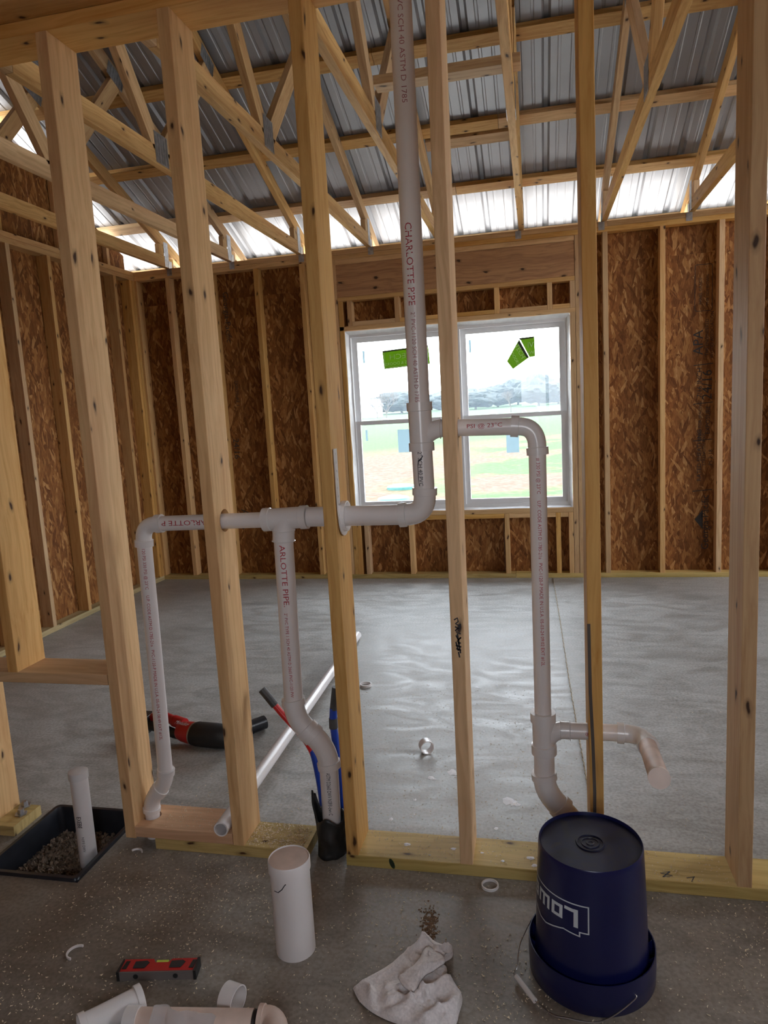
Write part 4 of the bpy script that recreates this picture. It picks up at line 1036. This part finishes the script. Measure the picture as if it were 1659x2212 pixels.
# bucket
BC = Vector((.10, -.308, 0))
bk = empty('bucket', BC, 'dark blue plastic bucket standing upside down, white store logo on its side', 'bucket')
CT_ = Vector((.10, -.338, .37)); tilt = (CT_-BC); 
def br(z): return .144-(.144-.1225)*min(1, max(0, (z-.0)/.37))
def bc(z): return Vector((BC.x, BC.y-.032*z/.37, 0))
def blathe(name, prof, mat, seg=72):
    vs = []; fs = []
    for (r, z) in prof:
        c = bc(z)
        for k in range(seg): t = 2*math.pi*k/seg; vs.append((c.x+r*math.cos(t), c.y+r*math.sin(t), z))
    for i in range(len(prof)-1):
        for k in range(seg): j = (k+1) % seg; fs.append((i*seg+k, i*seg+j, (i+1)*seg+j, (i+1)*seg+k))
    if prof[-1][0] < .001: pass
    o = mesh(name, vs, fs, mat, bk); auto_smooth(o, 40); return o
blathe('body', [(.139, .002), (.144, .001), (.1405, .03), (br(.1)-.004, .1), (br(.2)-.002, .2), (br(.3)-.001, .3), (.1225, .355), (.1215, .366), (.1195, .369), (.1180, .366), (.1175, .360)], 'bucket')
blathe('base', [(.1178, .3600), (.10, .3602), (.034, .3602), (.033, .3625), (.030, .3625), (.029, .3602), (.022, .3602), (.021, .362), (.019, .362), (.018, .3602), (.010, .3602), (.009, .3615), (.006, .3615), (.005, .3602), (.0004, .3602)], 'bucket_dirty')['label'] = 'scuffed upturned bottom with moulded rings'
blathe('collar', [(.139, .001), (.150, .000), (.1525, .004), (.1535, .045), (.1520, .088), (.1495, .088), (.1500, .04), (.1480, .012), (.139, .012)], 'bucket')
for k in range(16):
    t = 2*math.pi*(k+.3)/16; c, s = math.cos(t), math.sin(t); vs = []
    for (r, z) in ((.1395, .012), (.149, .012), (.1495, .080), (.1370, .068)):
        for q in (-.0008, .0008): vs.append((BC.x+r*c-s*q, BC.y+r*s+c*q, z))
    mesh('rib', vs, [(0, 2, 4, 6), (7, 5, 3, 1), (0, 1, 3, 2), (2, 3, 5, 4), (4, 5, 7, 6), (6, 7, 1, 0)], 'bucket', bk)
hw_ = spline([(-.046, -.256, .076), (-.060, -.285, .066), (-.076, -.325, .052), (-.082, -.365, .024), (-.085, -.376, .010), (-.036, -.445, .009), (.0, -.470, .004), (.030, -.474, .003), (.111, -.472, .003), (.187, -.444, .045), (.184, -.432, .052)], 5)
tube('handle_wire', hw_, .0014, 'steel', bk, 8)
tube('handle_grip', [(-.084, -.377, .010), (-.038, -.443, .009)], .0065, 'pvc_fit', bk, 14)['label'] = 'white handle grip'
# logo: upside down on the cone
def on_cone(u, z, off=.0008):
    r = br(z)-.0015+off; a = R(-90)+u/.134; c = bc(z); return (c.x+r*math.cos(a), c.y+r*math.sin(a), z)
def logo():
    vs = []; fs = []
    # u grows to the right, z up; centre of the logo is to the left of the viewer's side
    def seg_(u0, z0, u1, z1, w):
        n_ = max(2, int(abs(u1-u0)/.006)+1); d = Vector((u1-u0, z1-z0)); d.normalize(); nn = Vector((-d.y, d.x))*w/2; b = len(vs)
        for i in range(n_+1):
            t = i/n_; u, z = u0+(u1-u0)*t-(d.x*w/2 if i == 0 else 0)+(d.x*w/2 if i == n_ else 0), z0+(z1-z0)*t-(d.y*w/2 if i == 0 else 0)+(d.y*w/2 if i == n_ else 0)
            vs.append(on_cone(u+nn.x, z+nn.y)); vs.append(on_cone(u-nn.x, z-nn.y))
        for i in range(n_): fs.append((b+2*i+1, b+2*i+3, b+2*i+2, b+2*i))
    w = .0032
    seg_(-.014, .2775, -.235, .2775, w); seg_(-.014, .2775, -.014, .209, w); seg_(-.014, .209, -.0345, .209, w); seg_(-.0345, .209, -.0345, .1985, w)
    seg_(-.0345, .1985, -.074, .2035, w); seg_(-.074, .2035, -.129, .1850, w); seg_(-.129, .1850, -.152, .1865, w); seg_(-.152, .1865, -.178, .198, w); seg_(-.178, .198, -.235, .205, w)
    W2 = .0105
    seg_(-.0435, .265-W2/2, -.0435, .2185+W2/2, W2); seg_(-.0435, .265-W2/2, -.068, .265-.0035, .0085)
    x0, x1, top, bot = -.0815, -.1050, .2625, .2275
    seg_(x0, top-W2/2, x0, bot+W2/2, .009); seg_(x1, top-W2/2, x1, bot+W2/2, .009); seg_(x0, top-.004, x1, top-.004, .008); seg_(x0, bot+.004, x1, bot+.004, .008)
    for xx in (-.1215, -.1400, -.1585): seg_(xx, bot+.004, xx, top-.004, .0085)
    seg_(-.1215, top-.004, -.1585, top-.004, .008)
    seg_(-.175, bot+.004, -.175, top-.004, .0085)
    for q in (bot+.004, (top+bot)/2, top-.004): seg_(-.175, q, -.196, q, .007)
    mesh('store_logo', vs, fs, 'white_paint', bk)['label'] = 'pale outlined house-shaped logo, lettering upside down'
logo()

# torpedo level
lv = empty('spirit_level', (-.995, -.495, 0), 'short red and black spirit level lying flat on the floor', 'spirit level')
E1 = Vector((.2, .036, 0)).normalized(); E2 = Vector((-.036, .2, 0)).normalized(); LO = Vector((-1.090, -.530, 0))
def LP(u, v, z): return LO+E1*u+E2*v+Vector((0, 0, z))
def lev_poly(name, pts, z0, z1, mat):
    n_ = len(pts); vs = [LP(u, v, z0) for u, v in pts]+[LP(u, v, z1) for u, v in pts]
    fs = [tuple(range(n_-1, -1, -1)), tuple(range(n_, 2*n_))]+[(i, (i+1) % n_, n_+(i+1) % n_, n_+i) for i in range(n_)]
    return mesh(name, vs, fs, mat, lv)
lev_poly('body', [(0.004, 0.003), (.196, .003), (.196, .043), (.130, .043), (.122, .031), (.088, .031), (.080, .043), (.004, .043)], .001, .024, 'red_plastic')
lev_poly('magnetic_edge', [(.003, -.001), (.197, -.001), (.197, .0028), (.003, .0028)], .0, .0235, 'level_grey')
lev_poly('end_cap', [(-.004, -.002), (.0035, -.002), (.0035, .038), (.001, .044), (-.001, .044)], 0, .0255, 'rubber'); lev_poly('end_cap', [(.1965, -.002), (.204, -.002), (.203, .044), (.1965, .044)], 0, .0255, 'rubber')
for (u, w_) in ((.035, .030), (.130, .030)): lev_poly('vial_window', [(u, .012), (u+w_, .012), (u+w_+.008, .030), (u+w_, .036), (u, .034)], .0241, .0256, 'black_plastic')
for u in (.006, .182): lev_poly('grip_hole', [(u, .010), (u+.012, .010), (u+.014, .036), (u+.004, .036)], .0241, .0254, 'rubber')
tube('vial', [LP(.090, .037, .019), LP(.120, .037, .019)], .0052, 'vial', lv, 14)
for u in (.046, .150): lathe('magnet', [(.0065, 0), (.0065, .0012), (0, .0012)], LP(u, -.001, .012), 'rubber', lv, 16, ax=-E2)

# reciprocating saw with pipe beside it
sw = empty('cordless_saw', (-1.55, .76, 0), 'red and black cordless saw lying on the slab behind the left studs', 'power tool')
def blob(name, pts, rads, mat, par, sq=(1, 1), seg=20):
    o = tube(name, pts, rads, mat, par, seg); return o
bbox('battery_pack', -1.850, -1.785, .775, .865, .004, .085, sw, 'black_plastic', along=1)
for k in range(4): bbox('battery_rib', -1.783, -1.779, .785+k*.02, .795+k*.02, .01, .075, sw, 'rubber')
tube('battery_clip', [(-1.79, .80, .04), (-1.775, .80, .04)], .014, 'red_plastic', sw, 12)
tube('handle', spline([(-1.775, .83, .070), (-1.72, .815, .088), (-1.65, .79, .080), (-1.58, .765, .075)]), [.020]*9+[.021]*8+[.026]*8, 'red_plastic', sw, 18)
tube('lower_grip', spline([(-1.785, .80, .045), (-1.70, .775, .045), (-1.62, .75, .034), (-1.575, .735, .040)]), .021, 'rubber', sw, 18)
tube('motor_housing', [(-1.600, .752, .052), (-1.590, .749, .052), (-1.57, .742, .052), (-1.515, .728, .052)], [.030, .040, .045, .049], 'red_plastic', sw, 28)
tube('collar_ring', [(-1.515, .728, .052), (-1.508, .726, .052)], .0505, 'steel', sw, 28)
tube('gear_boot', [(-1.508, .726, .054), (-1.495, .722, .054), (-1.40, .712, .054), (-1.345, .712, .052), (-1.315, .72, .048)], [.048, .053, .054, .050, .034], 'rubber', sw, 28)
text_pipe('lettering', 'Milwaukee', .030, (-1.603, .752, .052), (1, -.25, 0), (0, -.45, 1), .0475, 'white_paint', sw, ang=.1, sx=.62)
cp = tube('black_coupling', [(-1.325, .815, .034), (-1.298, .85, .034), (-1.297, .8515, .034), (-1.255, .905, .034)], [.033, .033, .0305, .0305], 'black_plastic', None, 28, inner=.004); tag(cp, 'black plastic pipe coupling lying at the nose of the saw', 'pipe coupling')

# white fittings at the lower left corner
f1 = empty('pipe_length', (-.82, -.655, 0), 'dusty white pipe length lying along the lower left edge', 'pipe')
tube('pipe', [(-.965, -.668, .031), (-.935, -.664, .031), (-.675, -.628, .031)], .0302, 'pvc_dust', f1, 30, inner=.004)
tube('coupling', [(-.975, -.670, .031), (-.945, -.666, .031)], .0350, 'pvc_fit', f1, 30)
tube('dark_gasket', [(-.6735, -.6278, .031), (-.668, -.627, .031)], .0285, 'rubber', f1, 30)
f2 = tube('elbow_fitting', *(lambda q: (q[0], q[1]))(collared(arc((-.652, -.618, .033), (-.625, -.612, .033), (-.612, -.655, .033), 8), .031, .034, .012)), 'pvc_dust', None, 28, inner=.004); tag(f2, 'dusty white elbow fitting lying at the right end of the pipe length', 'pipe fitting')
f3 = tube('pipe_cutoff', [(-.735, -.575, .034), (-.772, -.567, .034)], .0335, 'pvc_fit', None, 30, inner=.003); tag(f3, 'short white pipe cut standing on edge behind the pipe length', 'pipe fitting')
f4 = tube('elbow_fitting', *(lambda q: (q[0], q[1]))(collared(arc((-.985, -.615, .034), (-1.02, -.655, .034), (-1.06, -.70, .036), 8), .030, .034, .016)), 'pvc_fit', None, 28, inner=.004); tag(f4, 'white elbow fitting at the bottom left corner of the floor', 'pipe fitting')
def bag():
    vs = []; fs = []; nu, nv = 26, 14
    for i in range(nu+1):
        for j in range(nv+1):
            u, v = i/nu, j/nv; x = -.90+.15*u; y = -.775+.115*v
            # drapes over the pipe axis
            yc = -.664+(x+.935)*.138; d_ = abs(y-yc); z = .004+(math.sqrt(max(0, .037**2-d_*d_))+.031 if d_ < .037 else max(0, .031-(d_-.037)*.9))
            z += .010*abs(noise.noise(Vector((x*45, y*45, 3))))+.004
            e = min(u, 1-u, v, 1-v); vs.append((x+.012*noise.noise(Vector((u*4, v*4, 9))), y+.012*noise.noise(Vector((u*4, v*4, 5))), z))
    for i in range(nu):
        for j in range(nv): a = i*(nv+1)+j; fs.append((a, a+1, a+nv+2, a+nv+1))
    o = mesh('plastic_bag', vs, fs, 'film', None, smooth=True); tag(o, 'clear crinkled plastic bag draped over the pipe length', 'plastic bag')
bag()

# rag
def rag():
    out = [(762, 2132), (800, 2108), (860, 2072), (892, 2040), (920, 2036), (950, 2040), (976, 2050), (976, 2066), (955, 2080), (966, 2092), (964, 2108), (955, 2122), (975, 2128), (994, 2142), (999, 2158), (992, 2185), (980, 2215), (930, 2225), (870, 2212), (830, 2198), (798, 2180), (775, 2158)]
    def g(px, py):
        d_ = fw+rr*(px-829.5)/FPX-uu*(py-1106)/FPX; t = (0.006-CAM.z)/d_.z; return CAM+d_*t
    B = [g(*p) for p in out]; c = sum(B, Vector())/len(B); n_ = len(B)*4; rings_ = 44
    # densify the outline smoothly
    Bd = spline(B+[B[0]], 4)[:-1]; vs = []; fs = []
    rnd = random.Random(2)
    def h(p, edge):
        w_ = noise.noise(Vector((p.x*9, p.y*9, 2)))*1.6; w2 = noise.noise(Vector((p.x*14+5, p.y*14, 7)))*1.5
        u_, v_ = p.x*.72+p.y*.69, -p.x*.69+p.y*.72        # folds run toward the upper right, others fan out below
        ra = (1-abs(math.sin(v_*46+w_*1.5)))**1.6; rb = (1-abs(math.sin(u_*58+w2*1.7)))**1.8; rc = 1-abs(math.sin(v_*150+w2))
        right = min(1, max(0, (p.x+.40)/.09)); low = min(1, max(0, (-.42-p.y)/.05))
        z = .010+.020*ra*(.35+.65*right)+.024*rb*max(right, low)*(.4+.6*abs(noise.noise(Vector((p.x*20, p.y*20, 1))))*2)+.003*rc*(1-right)+.010*right
        return z
    for k in range(rings_+1):
        t = k/rings_
        for b in Bd:
            p = c.lerp(b, t); e = min(1, (1-t)*6)
            z = h(p, t)*(.35+.65*math.sin(min(1, (1-t)*5+.12)*math.pi/2))
            if t > .985: z = .002
            vs.append((p.x, p.y, z))
    m_ = len(Bd)
    for k in range(rings_):
        for j in range(m_): a = k*m_; q = (j+1) % m_; fs.append((a+j, a+m_+j, a+m_+q, a+q))
    o = mesh('rag', vs, fs, 'cloth', None, smooth=True); tag(o, 'crumpled white cotton rag on the floor left of the bucket', 'rag')
    # folded flap lying over the middle
    fl = [(862, 2135), (905, 2100), (925, 2068), (948, 2080), (965, 2100), (940, 2115), (915, 2135), (900, 2162), (880, 2158)]
    F = [g(*p) for p in fl]; cc = sum(F, Vector())/len(F); Fd = spline(F+[F[0]], 4)[:-1]; vs = []; fs = []
    for k in range(9):
        t = k/8
        for b in Fd:
            p = cc.lerp(b, t); z = .052+.006*noise.noise(p*40)-.016*t*t; vs.append((p.x-.002, p.y, z))
    m_ = len(Fd)
    for k in range(8):
        for j in range(m_): a = k*m_; q = (j+1) % m_; fs.append((a+j, a+m_+j, a+m_+q, a+q))
    b0 = len(vs)
    for v in list(vs): vs.append((v[0], v[1], v[2]-.005))
    fs += [tuple(b0+i for i in reversed(f)) for f in fs]; e = 8*m_
    for j in range(m_): q = (j+1) % m_; fs.append((e+j, b0+e+j, b0+e+q, e+q))
    mesh('folded_flap', vs, fs, 'cloth', o, smooth=True)
rag()

# string on the slab
pts = spline([(.096, 3.74, .003), (.115, 2.6, .003), (.128, 1.6, .003), (.140, 1.0, .003), (.150, .56, .003), (.155, .20, .003)], 40)
pts = [p+Vector((.0018*math.sin(i*1.9), 0, 0)) for i, p in enumerate(pts)]
o = tube('chalk_string', pts, [.0016+.0011*(i % 2) for i in range(len(pts))], 'string', None, 6); tag(o, 'thin tan string stretched across the slab toward the window wall', 'string')

# compound splatters on the slab
SPL = [(1097, 1730, .022), (976, 1668, .020), (930, 1680, .012), (896, 1728, .008), (1072, 1790, .008), (1030, 1485, .010), (925, 1480, .009), (1098, 1482, .008), (906, 1522, .006), (1000, 1560, .006), (1045, 1580, .006), (1003, 1544, .004), (1160, 1478, .005), (958, 1440, .004), (1010, 1790, .006), (895, 1760, .005), (845, 1770, .009), (1073, 1480, .006), (1112, 1495, .004), (1200, 1530, .006)]
bl = []
for i, (px, py, r) in enumerate(SPL):
    d_ = fw+rr*(px-829.5)/FPX-uu*(py-1106)/FPX; t = (-CAM.z)/d_.z; p = CAM+d_*t
    for q in range(1 if r < .01 else 3): bl.append(blotch('', p.x+q*r*.8, p.y-q*r*.5, .0006, r*(1-.25*q), r*1.3*(1-.25*q), '', None, seed=i*3+q))
d = join_data(*bl); o = mesh('compound_splatter', d[0], d[1], 'plaster', None); tag(o, 'dried white splatters scattered on the slab beyond the near wall', 'splatter', 'stuff')

dr = random.Random(21); bl = []
for k in range(240):
    a = dr.gauss(0, .012); b = dr.gauss(0, .030); bl.append(blotch('', -.325+a-b*.15, -.215+b, .0006, dr.uniform(.0015, .005), dr.uniform(.0015, .006), '', None, n_=6, seed=k))
d = join_data(*bl); o = mesh('brown_dirt', d[0], d[1], 'dirt', None); tag(o, 'patch of rusty brown dirt on the slab above the rag', 'dirt', 'stuff')
mesh('knot', [(-.475+.008*math.cos(t)+.008*math.sin(t)*.6, -.0007, .020-.017*math.sin(t)) for t in [k*math.pi/6 for k in range(12)]], [tuple(range(12))], 'knot_green', wn)['label'] = 'dark green knot on the plate edge'
vs, fs = stroke('', [(.1265, .80), (.128, .60), (.133, .45), (.136, .30), (.134, .12), (.130, .05)], -.0007, '', None, w=.0045); mesh('bark_edge', vs, fs, 'bark', sE)['label'] = 'dark bark streak low on the stud'
# sawdust and shavings
def chips():
    vs = []; fs = []; rnd = random.Random(11)
    def chip(x, y, z, s):
        rot = Euler((rnd.uniform(-.6, .6), rnd.uniform(-.6, .6), rnd.uniform(0, 6.3))).to_matrix(); b = len(vs); L_ = rnd.uniform(.7, 2.0)
        for q in ((-L_, -.5, 0), (L_, -.5, 0), (0, .6, 0), (0, 0, .55)): vs.append(Vector((x, y, z))+rot @ Vector(q)*s)
        for f in ((0, 2, 1), (0, 1, 3), (1, 2, 3), (2, 0, 3)): fs.append(tuple(b+k for k in f))
    def ok(x, y):
        if -1.83 < x < -1.43 and -.21 < y < .21: return False
        if 0 <= y <= .14: return False
        return True
    n_ = 0
    while n_ < 6500:   # near bay
        x = rnd.uniform(-1.5, 1.3); y = -rnd.random()**.9*.9
        dens = .25+.9*max(0, noise.noise(Vector((x*2.5, y*2.5, 4)))+.25)+(.5 if abs(x+.07) < .1 and y < -.25 else 0)
        if ok(x, y) and rnd.random() < dens: chip(x, y, .0008, rnd.uniform(.0012, .0030+.0012*(rnd.random() > .85))); n_ += 1
    n_ = 0
    while n_ < 2600:   # behind the near wall
        x = rnd.uniform(-1.35, .8); y = .14+rnd.random()**1.7*1.3
        if ok(x, y) and rnd.random() < (.9 if x < .1 else .3): chip(x, y, .0008, rnd.uniform(.0012, .0030)); n_ += 1
    # on the plate and block
    for i in range(650): chip(rnd.uniform(-.965, -.77), rnd.uniform(.004, .136), .0390, rnd.uniform(.0016, .0038))
    for i in range(520): chip(rnd.uniform(-.58, .5), rnd.uniform(.004, .136), .0390, rnd.uniform(.0013, .0030))
    for i in range(170): chip(rnd.uniform(-1.28, -1.02), rnd.uniform(.01, .136), .0768, rnd.uniform(.0012, .0030))
    o = mesh('sawdust', vs, fs, 'chip', None); tag(o, 'pale sawdust and shavings scattered over slab and bottom plate', 'sawdust', 'stuff')
chips()

# ------------------------------------------------------------------ outdoors
def gh(x, y): 
    return -.5+max(0, y-20)*.0125+.12*noise.noise(Vector((x*.05, y*.05, 0)))*min(1, max(0, (y-8)/20))
def ground():
    xs = [-160+i*8 for i in range(41)]; ys = [-40, -20, -10, -3.5]+[3.9+i*1.5 for i in range(20)]+[34+i*6 for i in range(40)]
    vs = [(x, y, gh(x, y)) for y in ys for x in xs]; fs = []
    for j in range(len(ys)-1):
        for i in range(len(xs)-1):
            a = j*len(xs)+i; fs.append((a, a+1, a+len(xs)+1, a+len(xs)))
    o = mesh('ground', vs, fs, 'field', None, smooth=True); tag(o, 'grass field and bare graded soil outside the window', kind='structure')
ground()
for (x, y, r, lb) in ((-3.30, 15.0, .36, 'round teal septic lid farther from the house in bare soil'), (-3.04, 12.7, .34, 'round teal septic lid nearer the window in bare soil')):
    o = lathe('septic_lid', [(r, -.05), (r, .06), (r*.96, .08), (r*.6, .11), (0, .12)], (x, y, gh(x, y)), 'teal', None, 28); tag(o, lb, 'septic lid')

def bare_tree(x, y, h, label, seed, depth=6):
    z = gh(x, y); t = empty('bare_tree', (x, y, z), label, 'tree'); t['group'] = 'bare trees across the field'
    rnd = random.Random(seed); V_ = []; F_ = []; TV = []; TF = []
    def seg(a, b, ra, rb, V2, F2, s=4):
        v, f = tube_data([a, b], [ra, rb], s, cap=False); k = len(V2); V2.extend(v); F2.extend(tuple(q+k for q in ff) for ff in f)
    def grow(p, d, L, r, lev):
        q = p+d*L; seg(p, q, r, r*.7, TV if lev == depth else V_, TF if lev == depth else F_, 6 if lev > depth-2 else 3)
        if lev <= 0: return
        for k in range(3 if lev > 1 else 2):
            ax = Vector((rnd.uniform(-1, 1), rnd.uniform(-1, 1), rnd.uniform(-.3, .3))).normalized(); nd = (d+ax*rnd.uniform(.45, .9)+Vector((0, 0, .12))).normalized()
            grow(q-d*L*.1*k, nd, L*rnd.uniform(.68, .85), r*.62, lev-1)
    grow(Vector((x, y, z-.2)), Vector((0, 0, 1)), h*.26, h*.022, depth)
    mesh('trunk', TV, TF, 'bark', t); mesh('branches', V_, F_, 'bark', t)
bare_tree(-17.3, 80, 4.6, 'wide bare tree standing alone in the field, left pane', 3)
bare_tree(-22.0, 96, 4.2, 'bare tree at the left edge of the left pane', 5, 5)
bare_tree(-9.0, 92, 4.0, 'bare tree in front of the woods, left of the right pane', 8, 5)
bare_tree(-3.2, 90, 4.0, 'slim bare tree in front of the woods, middle of right pane', 9, 5)
def leafy(x, y, h, w, label, seed, con=False):
    z = gh(x, y); t = empty('woodland_tree', (x, y, z), label, 'tree'); t['group'] = 'hazy woods along the horizon'
    v, f = tube_data([(x, y, z-.2), (x, y, z+h*.5)], [.25, .15], 6); mesh('trunk', v, f, 'bark', t)
    bm = bmesh.new(); bmesh.ops.create_icosphere(bm, subdivisions=4, radius=1); rnd = random.Random(seed)
    for v in bm.verts:
        d_ = v.co.copy(); k = 1+.30*noise.noise(d_*2.3+Vector((seed, 0, 0)))+.14*noise.noise(d_*7+Vector((seed, 3, 0)))+.05*noise.noise(d_*22)
        q = d_*k; tp_ = (1-.45*max(0, q.z)) if con else 1
        v.co = Vector((x+q.x*w*tp_, y+q.y*w*tp_, z+h*.56+q.z*h*.47))
    me = bpy.data.meshes.new('crown'); bm.to_mesh(me); bm.free(); o = link('crown', me, 'crown'); rehome(o, t)
wd = [(-22.5, 6.0, 5.6), (-15.5, 4.4, 4.8), (-12.0, 5.4, 5.2), (-8.8, 5.0, 4.2), (-4.8, 5.6, 4.4), (-1.2, 6.6, 4.6), (2.4, 8.6, 4.0), (5.8, 6.2, 4.2), (9.2, 9.2, 4.8), (13.2, 8.6, 4.4)]
nm = ['far left of the row', 'just right of the lone bare tree', 'behind the tall white pipe', 'seen beside the near stud', 'left in the right pane', 'left of centre in right pane', 'pointed, centre of the right pane', 'right of the pointed tree', 'tallest crown of the right pane', 'rightmost in the right pane']
for i, ((x, h, w), s) in enumerate(zip(wd, nm)): leafy((x-2)*(122+(i % 3)*13)/128, 122+(i % 3)*13, h*.64*(122+(i % 3)*13)/128, w, 'hazy woodland tree, '+s, i+1, con=(i in (6, 8)))
for i in range(14): pass
hs = empty('farm_building', (-24, 100, gh(-24, 100)), 'small white farm building far off, left pane', 'building')
z = gh(-24, 100); vs = [(-26, 99, z), (-22.5, 99, z), (-22.5, 102, z), (-26, 102, z), (-26, 99, z+1.6), (-22.5, 99, z+1.6), (-22.5, 102, z+1.6), (-26, 102, z+1.6)]
mesh('walls', vs, [(0, 1, 5, 4), (1, 2, 6, 5), (2, 3, 7, 6), (3, 0, 4, 7)], 'siding', hs)
mesh('roof', [(-26.2, 98.8, z+1.6), (-22.3, 98.8, z+1.6), (-22.3, 102.2, z+1.6), (-26.2, 102.2, z+1.6), (-26.2, 100.5, z+2.7), (-22.3, 100.5, z+2.7)], [(0, 1, 5, 4), (2, 3, 4, 5), (1, 2, 5), (3, 0, 4)], 'roofing', hs)
# morning haze over the field
hz = bpy.data.materials.new('haze'); hz.use_nodes = True; n = hz.node_tree; n.nodes.clear()
o_ = N(n, 'ShaderNodeOutputMaterial'); vsn = N(n, 'ShaderNodeVolumeScatter'); vsn.inputs['Density'].default_value = .0013; vsn.inputs['Color'].default_value = (.72, .88, 1, 1); n.links.new(vsn.outputs[0], o_.inputs['Volume'])
vs = [(x, y, z) for z in (-1, 24) for y in (30, 230) for x in (-150, 150)]
mesh('haze', vs, [(0, 2, 3, 1), (4, 5, 7, 6), (0, 1, 5, 4), (1, 3, 7, 5), (3, 2, 6, 7), (2, 0, 4, 6)], hz, None)
tag(bpy.data.objects['haze'], 'pale mist hanging over the distant field', 'haze', 'stuff')
